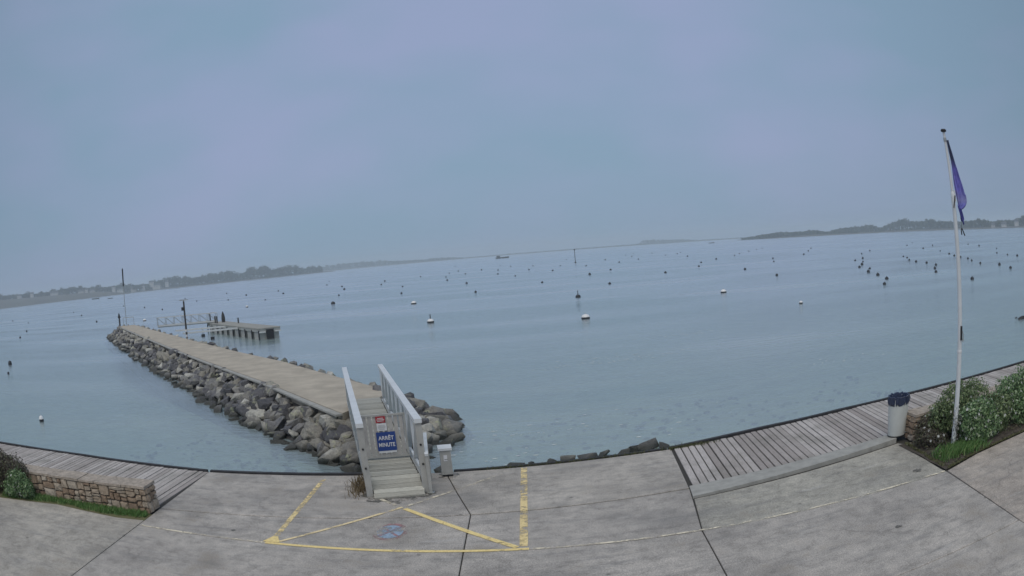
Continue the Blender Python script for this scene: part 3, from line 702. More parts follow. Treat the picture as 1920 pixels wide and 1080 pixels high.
# entry ramp and deck boards
import itertools
for i in range(5):
    s0, s1 = -.37+i*.14, -.37+(i+1)*.14-.024; z0 = lerp(.035,Z0,i/5.); z1 = lerp(.035,Z0,(i+1)/5.)
    e = random.uniform(-.012,.012)
    v = [gp(-.50+e,s0,z0),gp(.52+e,s0,z0),gp(.52+e,s1,z1),gp(-.50+e,s1,z1)]; v2 = [p+Vector((0,0,-.035)) for p in v]
    MB().add(v+v2, [(0,1,2,3),(7,6,5,4),(0,4,5,1),(1,5,6,2),(2,6,7,3),(3,7,4,0)]).build('ramp_board', PALEBOARD, gang)
v = [gp(-.46,-.33,.012),gp(.48,-.33,.012),gp(.48,.33,Z0-.05),gp(-.46,.33,Z0-.05)]
MB().add(v+[Vector((p.x,p.y,.002)) for p in v], [(0,1,2,3),(0,4,5,1),(1,5,6,2),(2,6,7,3),(3,7,4,0)]).build('ramp_gap_shade', BLACK, gang)  # black underlay added to darken the gaps between the ramp boards
MB().obox(gp(0,5.35,Z0-.075), gl_*.48, ga*5.0, (0,0,.03)).build('deck_gap_shade', BLACK, gang)  # black underlay added so the deck board gaps read as shade
s = .345
while s < 10.4:
    MB().obox(gp(random.uniform(-.008,.008),s+.066,Z0-.02+random.uniform(-.003,.003)), gl_*.50, ga*.058, (0,0,.018)).build('deck_board', PALEBOARD, gang); s += .140
for k in (-1,1):
    u_ = .575*k
    MB().bar(gp(u_,-.10,.17), gp(u_,10.2,.17), .09, .22).build('stringer', GREYPAINT, gang)
    tr_ = MB().bar(gp(u_,-.22,1.505), gp(u_,9.55,1.43), .15, .085).build('top_rail', WHITEPAINT, gang)
    MB().bar(gp(u_,0,.92 if False else .40), gp(u_,9.5,.40), .05, .07).build('lower_rail', WHITEPAINT, gang)
    MB().obox(gp(u_,-.12,.735), gl_*.065, ga*.06, (0,0,.728)).build('end_post', GREYPAINT, gang)
    MB().obox(gp(u_,9.45,.80), gl_*.045, ga*.045, (0,0,.60)).build('end_post', WHITEPAINT, gang)
    nb = 8
    for b in range(nb):
        sa, sb_ = .0+b*9.45/nb, (b+1)*9.45/nb; za, zb = 1.47-.0079*sa, 1.47-.0079*sb_
        if b: MB().bar(gp(u_,sa,.42), gp(u_,sa,za), .045, .15, tuple(ga)).build('upright', WHITEPAINT, gang)
        MB().bar(gp(u_,sa+.05,za), gp(u_,sb_-.05,.43), .035, .10, tuple(gl_)).build('diagonal', WHITEPAINT, gang)
    for zz in (.62,1.02):
        MB().cyl(gp(u_-.0,-.185,zz), gp(u_,-.20,zz), .022, .022, 10).build('bolt', BLACK, gang)
MB().obox(gp(.0,.335,.20), gl_*.52, ga*.012, (0,0,.05)).build('hinge_plate', GREYMETAL, gang)
# gate with its slats and notices
gs = 1.80
gate = MB()
gate.obox(gp(0,gs,1.305), gl_*.505, ga*.022, (0,0,.022)); gate.obox(gp(0,gs,.365), gl_*.505, ga*.022, (0,0,.025))
for k in (-1,1): gate.obox(gp(.483*k,gs,.84), gl_*.022, ga*.021, (0,0,.44))
gt = gate.build('gate', GREYPAINT, gang)
for i in range(8):
    MB().obox(gp(-.406+i*.116,gs+.004,.835), gl_*.042, ga*.008, (0,0,.443)).build('slat', GATEM, gt)
def plate(u_, z, w, h, mat, name, off=.034):
    return MB().obox(gp(u_,gs-off,z), gl_*w/2, ga*.004, (0,0,h/2)).build(name, mat, gt)
sg = plate(.03,.715,.425,.43,SIGNBLUE,'sign'); sg['label'] = 'blue square notice reading ARRÊT MINUTE'
plate(.03,.474,.40,.045,SIGNWHITE,'sign_edge',.030)
rs = plate(-.045,1.215,.215,.145,SIGNRED,'warning_sign'); rs['label'] = 'small red warning notice'
ws = plate(-.035,1.045,.22,.165,SIGNWHITE,'notice'); ws['label'] = 'white paper notice below the red one'
for z, w in ((1.245,.13),(1.213,.17),(1.183,.15)): plate(-.045,z,w,.011,SIGNWHITE,'print_line',.040)
for z, w in ((1.085,.14),(1.055,.17),(1.03,.16),(1.0,.12)): plate(-.035,z,w,.007,SIGNGREY,'print_line',.040)
def lettering(txt, size, u_, z, mat, parent, width=None):
    cu = bpy.data.curves.new('t', 'FONT'); cu.body = txt; cu.align_x = 'CENTER'; cu.align_y = 'CENTER'; cu.size = size; cu.extrude = .002; cu.offset = size*.018; cu.resolution_u = 3
    to = bpy.data.objects.new('t', cu); COL.objects.link(to); bpy.context.view_layer.update()
    me = bpy.data.meshes.new_from_object(to.evaluated_get(bpy.context.evaluated_depsgraph_get()))
    bpy.data.objects.remove(to); me.materials.clear(); me.materials.append(mat)
    w = max(v.co.x for v in me.vertices)-min(v.co.x for v in me.vertices); k = (width/w) if width else 1
    for v in me.vertices:
        c = v.co.copy(); v.co = gp(u_+c.x*k, gs-.043-c.z, z+c.y)
    return link('lettering', me, parent)
lettering('ARRÊT', .125, .03, .79, SIGNWHITE, sg, .345)
lettering('MINUTE', .125, .03, .635, SIGNWHITE, sg, .36)
# the small hand rail beside the ramp
hr = thing('hand_rail', 'short grey steel hand rail beside the gangway ramp', 'hand rail')
MB().obox((-1.90,15.07,.41), (.03,.007,0), (-.007,.03,0), (0,0,.41)).build('post', GREYPAINT, hr)
MB().obox((-1.98,15.95,.50), (.025,.006,0), (-.006,.025,0), (0,0,.53)).build('post', GREYPAINT, hr)
MB().bar((-1.89,15.02,.815),(-1.99,16.0,1.045),.07,.05).build('rail', WHITEPAINT, hr)
MB().obox((-1.90,15.07,.008), (.07,0,0), (0,.07,0), (0,0,.006)).build('base_plate', GREYMETAL, hr)

# ------------------------------------------------------------------ service pedestal
pd = thing('service_pedestal', 'grey metal service pedestal with a white label beside the gangway', 'pedestal', (-1.66,16.36,0), R(8))
MB().prism([(-.115,-.10),(.115,-.10),(.115,.10),(-.115,.10)], .05, .60).build('cabinet', GREYPAINT, pd)
MB().prism([(-.09,-.08),(.09,-.08),(.09,.08),(-.09,.08)], 0, .052).build('plinth', BLACK, pd)
MB().prism([(-.145,-.13),(.145,-.13),(.145,.13),(-.145,.13)], .595, [.645,.645,.675,.675]).build('lid', WHITEPAINT, pd)
MB().prism([(-.075,-.104),(.075,-.104),(.075,-.1),(-.075,-.1)], .09, .56).build('door', GREYPAINT, pd)
lb = MB().box(-.045,.03,-.109,-.1045,.36,.49).build('label_plate', SIGNWHITE, pd)
for x in (-.026,.010): MB().box(x,x+.018,-.112,-.1095,.385,.405).build('symbol', BLACK, lb)
for k in (-1,1): MB().box(.118*k-.006,.118*k+.006,-.06,.06,.0,.12).build('foot', GREYMETAL, pd)

# ------------------------------------------------------------------ litter bin
bn_ = thing('litter_bin', 'round pale grey litter bin with a blue bin liner', 'litter bin', (8.03,13.93,.085))
MB().lathe((0,0,0), [(.205,0),(.232,.012),(.238,.05),(.262,.45),(.272,.80),(.268,.86),(.25,.86),(.245,.40),(.0,.38)], 32).build('body', BINPAINT, bn_, True)
MB().lathe((0,0,0), [(.225,-.005),(.243,.0),(.243,.022),(.225,.03)], 32).build('base_ring', BLACK, bn_, True)
def fold(r, z, t, k): 
    f_ = math.sin(t*11)*.5+math.sin(t*17+1.3)*.35+math.sin(t*29+.4)*.2
    return (r+f_*(.030 if k < 2 else .014 if k < 5 else .012), z+f_*(.055 if k == 0 else .016))
MB().lathe((0,0,0), [(.283,.72),(.295,.80),(.280,.875),(.286,.895),(.275,.905),(.248,.895),(.235,.80),(.215,.60),(.05,.52)], 96, fold).build('liner', BAG, bn_, True)

# ------------------------------------------------------------------ flagpole and flag
FP = (8.66,12.0,0)
fp_ = thing('flagpole', 'tall white flagpole with a black cap standing in the planting bed', 'flagpole', FP)
MB().lathe((0,0,0), [(.062,0),(.060,1.0),(.055,3.0),(.050,5.05),(.050,5.16),(.036,5.18)], 20).build('mast', WHITEPAINT, fp_, True)
MB().lathe((0,0,0), [(.037,5.15),(.034,5.9),(.032,6.36)], 18).build('upper_mast', WHITEPAINT, fp_, True)
MB().lathe((0,0,0), [(.02,6.355),(.070,6.375),(.075,6.40),(.055,6.425),(.0,6.43)], 20).build('cap', BLACK, fp_, True)
MB().lathe((0,0,0), [(.040,6.17),(.042,6.18),(.042,6.24),(.040,6.25)], 16).build('collar', GREYMETAL, fp_, True)
sl = MB().cyl((.045,-.035,4.98),(.045,-.035,5.20),.020,.020,10).build('sleeve', WHITEPAINT, fp_)
MB().bar((-.05,-.06,4.86),(.03,-.065,5.10),.018,.02).build('crank', BLACK, fp_)
MB().lathe((0,0,0), [(.060,2.02),(.064,2.03),(.064,2.07),(.060,2.08)], 18).build('band', SIGNWHITE, fp_, True)
cl = MB().box(-.022,.022,-.085,-.055,2.28,2.56).build('cleat', BLACK, fp_)
MB().tube([(.03,-.07,2.30),(.055,-.08,2.24),(.055,-.08,2.40),(.03,-.07,2.46)], .009, 6).build('cord', GREYMETAL, fp_)
MB().tube([(.16,-.02,4.33),(.15,-.02,4.42),(.175,-.02,4.46),(.20,-.02,4.42),(.23,-.02,4.36),(.26,-.02,4.31)], .014, 6).build('halyard_end', BLACK, fp_)
MB().tube([(.045,-.03,6.2),(.075,-.04,5.4),(.165,-.03,4.62),(.165,-.02,4.44)], .004, 5).build('halyard', BLACK, fp_)
def mat_flag():
    m, t, b = nodes('flag_cloth'); tcn = t.nodes.new('ShaderNodeTexCoord'); z = t.nodes.new('ShaderNodeSeparateXYZ'); t.links.new(tcn.outputs['Object'], z.inputs[0])
    mr = t.nodes.new('ShaderNodeMapRange'); mr.inputs[1].default_value = 4.6; mr.inputs[2].default_value = 6.3; t.links.new(z.outputs['Z'], mr.inputs[0])
    c = ramp(t, mr.outputs[0], [(.0, (.09,.10,.34)), (.18, (.13,.14,.46)), (.24, (.24,.25,.50)), (.36, (.20,.19,.60)), (.60, (.18,.17,.52)), (.72, (.08,.10,.20)), (1, (.06,.08,.13))])
    c = mixc(t, 1.0, c, ramp(t, tex_noise(t, tcn.outputs['Object'], 9, 4), [(.3,(.8,.8,.8)),(.7,(1.2,1.2,1.2))]), 'MULTIPLY')
    t.links.new(c, b.inputs['Base Color']); b.inputs['Roughness'].default_value = .75; return m
fl = thing('flag', 'limp blue violet flag hanging folded from the flagpole', 'flag', FP)
fm = MB(); nu, nv = 15, 34; fv = []
wid = [(4.62,.12),(4.72,.16),(4.90,.24),(5.0,.40),(5.07,.45),(5.25,.43),(5.5,.34),(5.8,.22),(6.05,.11),(6.2,.04)]
inn = [(4.62,.165),(4.80,.135),(5.05,.09),(5.3,.065),(6.2,.045)]
for j in range(nv+1):
    z = lerp(4.62,6.2,j/nv); w = interp(wid,z); a0 = interp(inn,z)
    for i in range(nu+1):
        t = i/nu; x = a0+max(.012,w-a0)*t if w > a0 else a0+.012*t
        x = a0+(abs(w-a0)+.008)*t if z > 4.9 else a0-.02+.10*t*(1 if z > 4.7 else .6)+(4.9-z)*.10
        y = -.03+.045*math.sin(t*9.5+z*2.0)*min(1,.25+t)+.02*math.sin(t*21+z*5)
        zz = z-(.22*t*t if z > 5.2 else .10*t*t)*min(1,(6.2-z)*3)
        fv.append((x,y,zz))
fm.add(fv, [(j*(nu+1)+i, j*(nu+1)+i+1, (j+1)*(nu+1)+i+1, (j+1)*(nu+1)+i) for j in range(nv) for i in range(nu)])
cloth = fm.build('cloth', mat_flag(), fl, True); md = cloth.modifiers.new('thickness','SOLIDIFY'); md.thickness = .004

GRIMESHADE = mat_paint('grime_and_shade', (.13,.125,.11), .53)
def grime_shade(x, y, r, z=.0055):
    v = [(x,y,z)]+[(x+r*math.cos(2*math.pi*i/22)*random.uniform(.8,1.15), y+r*math.sin(2*math.pi*i/22)*random.uniform(.8,1.15), z) for i in range(22)]
    MB().add(v, [(0,i+1,(i+1)%22+1) for i in range(22)]).build('grime_shade_patch', GRIMESHADE, quay)
for x, y, r in ((-1.66,16.36,.24),(-1.90,15.07,.14),(-2.95,14.62,.20),(-2.05,14.95,.20),(-3.15,14.95,.18),(-2.5,14.72,.35),(5.6,9.2,.07),(5.2,9.1,.06),(-5.4,12.3,.05),(7.3,11.5,.10)): grime_shade(x,y,r)  # larger ones paint contact shade at feet; small ones are dark spots

# ------------------------------------------------------------------ things on and around the far end of the jetty
nm = thing('navigation_mark', 'dark post with a pointed top mark at the tip of the breakwater', 'navigation mark', (-49.0,82.9,ZD))
MB().lathe((0,0,0), [(.13,0),(.12,1.05),(.11,1.05)], 12).build('post', PILE, nm, True)
MB().lathe((0,0,0), [(.11,1.02),(.24,1.06),(.20,1.22),(.05,1.62),(.0,1.64)], 12).build('top_mark', BLACK, nm, True)
gr = thing('guard_rail', 'thin metal guard rail across the tip of the breakwater', 'guard rail', (-48.0,84.0,ZD))
for x in (-.95,.95): MB().cyl((x,0,-.2),(x,0,.98),.035,.035,8).build('post', GREYMETAL, gr)
MB().cyl((-.97,0,.98),(.97,0,.98),.035,.035,8).build('rail', GREYMETAL, gr)
ms_ = thing('signal_mast', 'tall thin mast with a dark top beside the breakwater tip', 'mast', (-49.2,85.4,-1.2))
MB().cyl((0,0,0),(-.0,0,6.4),.055,.045,8).build('shaft', GREYMETAL, ms_)
MB().lathe((0,0,0), [(.05,6.3),(.10,6.4),(.11,8.45),(.06,8.6)], 10).build('dark_sleeve', BLACK, ms_, True)
lp = thing('lamp_post', 'dark lamp post with white bands on the right edge of the breakwater', 'lamp post', (-26.75,58.3,ZD-.1))
MB().lathe((0,0,0), [(.10,0),(.095,.5),(.08,3.0),(.06,3.02)], 12).build('post', PILE, lp, True)
for z in (.10,.52): MB().lathe((0,0,0), [(.104,z),(.106,z+.01),(.106,z+.20),(.104,z+.21)], 12).build('white_band', SIGNWHITE, lp, True)
hd = MB().box(-.42,.42,-.09,.09,3.10,3.17); hd.box(-.05,.05,-.04,.04,2.98,3.11); hd.build('lamp_head', GREYMETAL, lp)
MB().obox((-.16,-.05,2.42),(.09,0,0),(0,.08,0),(0,0,.14)).build('junction_box', BLACK, lp)

# floating pontoon
pu = Vector((-.62,.785,0)); pn = Vector((.785,.62,0))*.88; po = Vector((-22.2,65.9,0))
pt = thing('pontoon', 'floating pontoon with dark ribbed sides beyond the breakwater', 'pontoon')
def pp(a, b, z): return po+pu*a+pn*b+Vector((0,0,z))
MB().obox(pp(9.5,1.25,-.06), pu*9.5, pn*1.3, (0,0,.05)).build('deck', PONTOON, pt)
MB().obox(pp(9.5,1.25,-.22), pu*9.45, pn*1.27, (0,0,.105)).build('rim_beam', FLOATM, pt)
for i in range(9):
    MB().obox(pp(1.0+i*2.08,1.25,-.72), pu*.78, pn*1.15, (0,0,.39)).build('float_block', FLOATM, pt)
for i in range(10):
    MB().obox(pp(.05+i*2.08,-.04,-.62), pu*.09, pn*.05, (0,0,.42)).build('fender', BLACK, pt)
MB().obox(pp(-.06,1.25,-.62), pu*.05, pn*.42, (0,0,.46)).build('end_fender', BLACK, pt)
for b in (.35,2.15): MB().obox(pp(-.05,b,-.36), pu*.06, pn*.38, (0,0,.05)).build('end_plank', BOOMW, pt)
for a, b, h in ((15.6,.4,.75),(16.4,.4,.75),(11.6,2.0,.55),(18.6,.4,1.0)):
    MB().cyl(pp(a,b,-.02), pp(a,b,h), .09, .08, 10).build('mooring_post', PILE, pt)
lf = thing('folded_cover', 'dark folded upright shape standing on the pontoon', 'cover', tuple(pp(16.4,1.6,-.01)))
MB().lathe((0,0,0), [(.20,0),(.24,.35),(.19,.75),(.05,1.15),(.0,1.17)], 10, lambda r,z,t,k:(r*(1+.12*math.sin(3*t)),z)).build('cover', PILE, lf, True)
# access bridge from the jetty to the pontoon
ab = thing('access_bridge', 'long pale footbridge with truss rails from breakwater to pontoon', 'footbridge')
A, B = Vector((-39.2,76.6,.14)), Vector((-32.6,80.8,.04)); bd = (B-A).normalized(); bnv = Vector((-bd.y,bd.x,0)).normalized()
MB().obox((A+B)/2, (B-A)/2, bnv*.55, (0,0,.06)).build('walkway', FLOATM, ab)
for k in (-1,1):
    o_ = bnv*.57*k; MB().bar(A+o_+Vector((0,0,1.0)), B+o_+Vector((0,0,1.0)), .06, .06).build('hand_rail', BOOMW, ab)
    MB().bar(A+o_+Vector((0,0,.10)), B+o_+Vector((0,0,.10)), .07, .14).build('stringer', BOOMW, ab)
    for i in range(8):
        p_ = A.lerp(B,i/7)+o_; MB().bar(p_+Vector((0,0,.1)), p_+Vector((0,0,1.0)), .045, .045, (1,0,0)).build('upright', GREYMETAL, ab)
        if i < 7: MB().bar(p_+Vector((0,0,.98)), A.lerp(B,(i+1)/7)+o_+Vector((0,0,.12)), .035, .035).build('diagonal', GREYMETAL, ab)
for lab, P_, Q_ in (('white mooring boom nearest the lamp post, reaching to the pontoon', (-31.6,67.9,-.15), (-26.0,71.3,-.18)), ('white mooring boom behind the nearer one, beside the footbridge', (-34.8,72.6,-.15), (-28.6,75.0,-.18))):
    bo = thing('mooring_boom', lab, 'boom', P_); d_ = Vector(Q_)-Vector(P_)
    MB().bar((0,0,0), tuple(d_), .16, .16).build('beam', BOOMW, bo)
    MB().cyl((d_.x*.5,d_.y*.5,-1.05), (d_.x*.5,d_.y*.5,-.6), .22, .22, 10).build('float', BUOYDARK, bo)
    MB().cyl((d_.x*.5,d_.y*.5,-.62), (d_.x*.5,d_.y*.5,-.07), .05, .05, 8).build('strut', GREYMETAL, bo)

# ------------------------------------------------------------------ mooring buoys
def buoy_parts(r=.30, kind='plain', cap=.45):
    prof = [(.0,-.75),(.55,-.62),(.92,-.25),(1,.05),(.96,.35)]
    body = MB().lathe((0,0,0), [(a*r,z*r) for a, z in prof], 18).mesh('body', BUOYDARK, True)
    top = MB().lathe((0,0,0), [(.965*r,.33*r),(.86*r,.62*r),(.60*r,.86*r),(.25*r,.97*r),(.0,.99*r)], 18).mesh('cap', BUOYWHITE if kind != 'dark' else BUOYDARK, True)
    ringp = [(.11*r*math.cos(t), 0, .98*r+.11*r+.13*r*math.sin(t)) for t in [i*2*math.pi/8 for i in range(9)]]
    ring = MB().tube(ringp, .03*r, 6).mesh('ring', GREYMETAL)
    return body, top, ring
def buoy(label, x, y, r, kind='plain', group=None, sz=1, staff=0):
    o = thing('mooring_buoy', label, 'buoy', (x,y,WATER+.10*r*sz), random.uniform(0,6), group); o.scale = (1,1,sz)
    for nme, me in zip(('body','cap','ring'), buoy_parts(r,kind)): link(nme, me, o)
    if staff: MB().cyl((0,0,r*.9),(0,0,r*.9+staff),.05,.04,8).build('staff', PILE, o)
    return o
buoy('large white topped buoy at the centre, nearest of the open water', 5.5,63.6,.34)
buoy('white banded buoy with a short staff, left of centre', -7.4,72.4,.32,staff=.42)
buoy('white topped buoy right of centre, alone in front of the rows', 21.3,79.0,.33)
buoy('small white topped buoy left of the flagpole on open water', 22.7,58.5,.17,sz=1.2)
buoy('tall dark buoy with a white top on the left, nearest the boardwalk', -22.1,26.5,.15,sz=1.7)
buoy('large black buoy near the left edge of the picture', -46.7,51.4,.25,'dark',sz=1.45)
buoy('small black buoy just below the large black one on the left', -40.9,44.5,.13,'dark',sz=1.3)
buoy('dark buoy with a short staff beyond the large central buoy', 7.3,92.3,.30,'dark',staff=.5)
buoy('dark buoy with a pale top, left of the staffed buoy', -12.9,106.5,.36,'plain')
buoy('black buoy furthest left in the middle water, by the far wood', -28.4,125.7,.36,'dark')
buoy('tiny white buoy behind the pontoon', -49.7,141.2,.30,'white')
buoy('white topped buoy beyond the breakwater guard rail', -63.1,117.4,.36)
# the lines of small dark ones further out
FAR = [(-24.7,185.2),(-19.8,146.1),(-31.5,286.4),(-19.3,245.3),(-16.1,208.0),(-22.6,304.3),(-14.7,268.1),(-9.3,171.6),(-5.6,126.8),(-11.1,318.0),(-4.3,285.9),(-3.6,231.8),(-4.7,389.5),(.2,349.8),(1.0,196.8),(5.6,251.1),(8.6,314.9),(5.3,143.8),(11.1,219.1),(16.7,276.8),(-35.1,526.3),(-21.4,338.6),(29.2,426.4),(22.5,244.7),(15.9,166.5),(37.7,324.9),(22.6,185.5),(14.1,118.1),(34.9,261.7),(61.1,429.9),(55.0,367.0),(70.6,463.3),(45.3,286.7),(75.4,428.0),(63.8,329.3),(27.5,143.4),(73.1,349.0),(81.8,382.6),(61.3,275.0),(38.6,162.6),(45.5,188.8),(55.5,211.5),(68.7,237.5),(39.5,130.3),(89.0,286.4),(102.4,317.5),(110.9,334.9),(76.5,257.9),(62.5,180.2),(54.6,156.9),(36.1,102.8),(77.3,194.5),(92.3,227.6),(108.6,264.6),(63.5,129.9),(52.2,105.2),(83.2,165.7),(69.4,137.8),(61.5,122.1),(56.5,112.7),(50.9,98.6),(47.1,91.8),(44.2,83.1),(41.3,75.1),(37.3,68.5),(96.1,185.3),(76.6,130.2),(73.5,123.2),(68.7,114.3),(65.9,106.9),(108.2,170.4),(126.8,212.0),(149.6,245.1),(64.3,100.3),(61.7,93.0),(56.2,85.1),(51.5,77.7),(126.6,192.4),(97.7,144.5),(87.2,124.8),(82.5,115.9),(79.5,109.1),(134.9,179.5),(76.6,102.3),(72.2,95.1),(47.0,62.0),(67.7,86.4),(125.1,159.8),(111.4,133.2),(93.5,111.8),(66.4,78.8),(89.3,102.6),(62.3,70.9),(86.4,95.6),(-94.9,218.2),(-113.5,296.5),(-76.0,199.3),(-82.8,235.5),(-55.7,172.6),(-76.9,254.6),(-63.4,214.9),(-64.9,279.5),(-82.6,361.1),(-49.9,235.5),(-42.7,204.2),(-35.5,163.5),(-35.4,220.9),(-40.4,260.1),(-162.6,184.3),(-129.3,155.4),(-155.8,222.8),(-120.9,177.9),(-82.7,128.4),(-140.9,243.4),(-107.1,200.1),(-83.7,167.4),(-125.3,275.0),(-78.9,91.4),(-92.7,110.4)]
fb = MB().lathe((0,0,0), [(0,-.24),(.20,-.18),(.29,-.05),(.30,.12),(.26,.28),(.14,.38),(.05,.40),(.05,.50),(0,.50)], 14).mesh('mooring_buoy', BUOYDARK, True)
ORD = ['leftmost','second','third','fourth','fifth','sixth','seventh','eighth','ninth','tenth','eleventh','twelfth','thirteenth','fourteenth','fifteenth','sixteenth','seventeenth','eighteenth','nineteenth','twentieth','twenty-first','twenty-second','twenty-third','twenty-fourth','twenty-fifth']
ZONES = [(-27.3,'left of the breakwater tip'),(-11.5,'behind breakwater and pontoon'),(-.5,'between the left wood and the far barge'),(4.55,'between far barge and beacon pole'),(10.9,'just right of the beacon pole'),(15.2,'left of the lone white topped buoy'),(24.5,'below the wooded right spit'),(29.2,'in the dense column left of the flagpole'),(35.8,'just left of the flagpole'),(90,'right of the flagpole')]
seen = {}
for x, y in sorted(FAR, key=lambda p: math.atan2(p[0],p[1])):
    d = math.hypot(x,y); az = math.degrees(math.atan2(x,y)); zone = next(z for a, z in ZONES if az < a)
    k = seen[zone] = seen.get(zone,-1)+1
    lab, grp = ('%s small dark buoy %s' if k == 0 else '%s small dark buoy from the left, %s') % (ORD[k], zone), 'small dark buoys '+zone
    o = link('mooring_buoy', fb); o.location = (x,y,WATER); s = random.uniform(.62,.90)*(1 if d < 200 else 1.15); o.scale = (s,s,s*random.uniform(.8,.95)); o.rotation_euler = (random.uniform(-.12,.12),random.uniform(-.12,.12),0)
    tag(o, lab, 'buoy', grp)
ft = thing('low_float', 'long black float lying low on the water at the right edge', 'float', (29.55,32.1,WATER))
MB().lathe((0,0,0), [(0,-.6),(.10,-.52),(.16,-.25),(.17,.25),(.10,.52),(0,.6)], 14).build('body', BLACK, ft, True).rotation_euler = (0,R(90),R(0))
MB().tube([(-.72,0,.02),(-.76,-.03,.12),(-.84,-.06,.17),(-.94,-.09,.16),(-1.02,-.11,.10)], .030, 7).build('rope_loop', BLACK, ft)

fk = MB()  # pale flecks laid on the water to paint its sparkle
for cx, cy, rx, ry, k in ((5.2,39.5,2.4,1.1,70),(10.2,47.0,2.2,1.0,32),(2.5,38.6,1.6,.6,22),(1.0,24.5,4.5,1.8,44),(-.5,21.8,2.5,1.0,20),(14.5,30,3,2,14)):
    for _ in range(k):
        x, y = random.gauss(cx,rx*.6), random.gauss(cy,ry*.6)+(random.random()-.5)*.2; w = random.uniform(.025,.085); a = random.uniform(-.5,.5); nn2 = random.randint(5,7)
        fk.add([(x+w*math.cos(2*math.pi*i/nn2+a)*random.uniform(.7,1.5), y+w*.5*math.sin(2*math.pi*i/nn2+a)*random.uniform(.7,1.3), WATER+.006) for i in range(nn2)], [tuple(range(nn2))])
tag(fk.build('glints', plain('glint_white', (.66,.70,.70), .8, var=.1, bmp=0)), 'pale flecks painted as glitter in streaks on the water near the quay', 'glints', None, 'stuff')

# ------------------------------------------------------------------ boats and beacon far out
bc = thing('beacon_pole', 'thin beacon pole standing in the far middle water', 'beacon', (24.71,312.3,WATER))
MB().cyl((0,0,-1),(0,0,4.9),.13,.11,8).build('pole', PILE, bc); MB().lathe((0,0,0), [(0,4.8),(.28,4.85),(.28,5.2),(0,5.3)], 8).build('top_mark', PILE, bc); MB().lathe((0,0,0), [(.35,-.3),(.35,.35),(.13,.5)], 8).build('base', PILE, bc)
def boat(label, x, y, ln, rz, cabin=True, mat=None):
    o = thing('boat', label, 'boat', (x,y,WATER), rz); w = ln*.28; h = ln*.10
    rows = []; 
    for t in (-.5,-.35,0,.25,.42,.5):
        ww = w/2*(.8 if t == -.5 else 1 if t < .1 else .85 if t < .3 else .45 if t < .45 else .05); sh = h*(1+.5*max(0,t))
        rows += [(t*ln,-ww,sh),(t*ln,-ww*.6,-.2),(t*ln,ww*.6,-.2),(t*ln,ww,sh)]
    MB().add(rows, [(4*i+a,4*i+4+a,4*i+5+a,4*i+1+a) for i in range(5) for a in range(3)]+[(0,1,2,3)]+[(4*i+3,4*i+7,4*i+4,4*i) for i in range(5)]).build('hull', mat or PILE, o)
    if cabin: MB().prism([(-.42*ln,-w*.36),(-.18*ln,-w*.36),(-.18*ln,w*.36),(-.42*ln,w*.36)], h*.9, h*.9+ln*.13).build('cabin', PILE, o); MB().prism([(-.10*ln,-w*.3),(.30*ln,-w*.3),(.30*ln,w*.3),(-.10*ln,w*.3)], h*.9, h*1.25).build('hatch', BOOMW, o)
    return o
boat('low work barge with a dark cabin on the far middle water', -9.15,1054,17,R(8))
boat('dark flat boat moored off the left shore', -476,742,11,R(35),False)
boat('smaller dark boat right of the flat one off the left shore', -368,606,6,R(40),False)
boat('tiny dark boat on the far water in front of the right spit', 270,1047,9,R(10),False)

# ------------------------------------------------------------------ far shores
def dirv(az): return math.sin(R(az)), math.cos(R(az))
def shore(label, pts):
    """pts: az, distance of the waterline, height behind, depth of the land"""
    v = []
    for az, d, h, dep in pts:
        sx, sy = dirv(az)
        for dd, z in ((0,WATER-.6),(dep*.06+2,WATER+.5),(dep*.35,WATER+.5+h*.6),(dep*.6,WATER+.5+h),(dep,WATER+.5+h*1.1),(dep+30,WATER-1)): v.append((sx*(d+dd),sy*(d+dd),z))
    m = MB().add(v, [(6*i+a,6*i+6+a,6*i+7+a,6*i+1+a) for i in range(len(pts)-1) for a in range(5)])
    o = m.build('shore', FARLAND, smooth=True); return tag(o, label, 'shore', None, 'structure')
T = lambda el: math.tan(R(el))
shore('low dark foreshore with houses on the far left', [(-62,1350,13,320),(-50,1340,16,320),(-42.7,1350,16.5,320),(-39.3,1360,14,320),(-36.2,1360,12,320),(-32.2,1370,9,300),(-31,1370,5,200),(-29.4,1360,.3,60)])
shore('hazy wooded shore left of centre', [(-32,1620,3,260),(-27,1580,3,260),(-21,1640,2.5,260),(-17.6,1660,2.5,260),(-15,1760,2,260),(-12.3,1900,.3,120)])
shore('faint distant shore behind the middle water', [(-14,2850,4,300),(-8,2950,4,300),(-3.9,3000,3,260),(-1.5,3100,1.5,200),(4.5,3250,1.5,200),(9,3300,3,260),(12.2,3250,3,260),(16.5,3150,1.5,200),(22,3100,1,200)])
shore('wooded spit of land on the right', [(16.4,1560,.2,60),(17.8,1500,2,160),(20,1440,3,200),(23.3,1400,3,200),(26.6,1420,2,200),(28.5,1430,1,150)])
shore('wooded far right shore behind the flagpole', [(24.5,1560,1.5,200),(27.5,1520,3,260),(30.8,1450,4,280),(35,1300,3.5,260),(39,1150,3,260),(43,1120,3,260),(50,1120,3,260),(62,1150,3,260)])

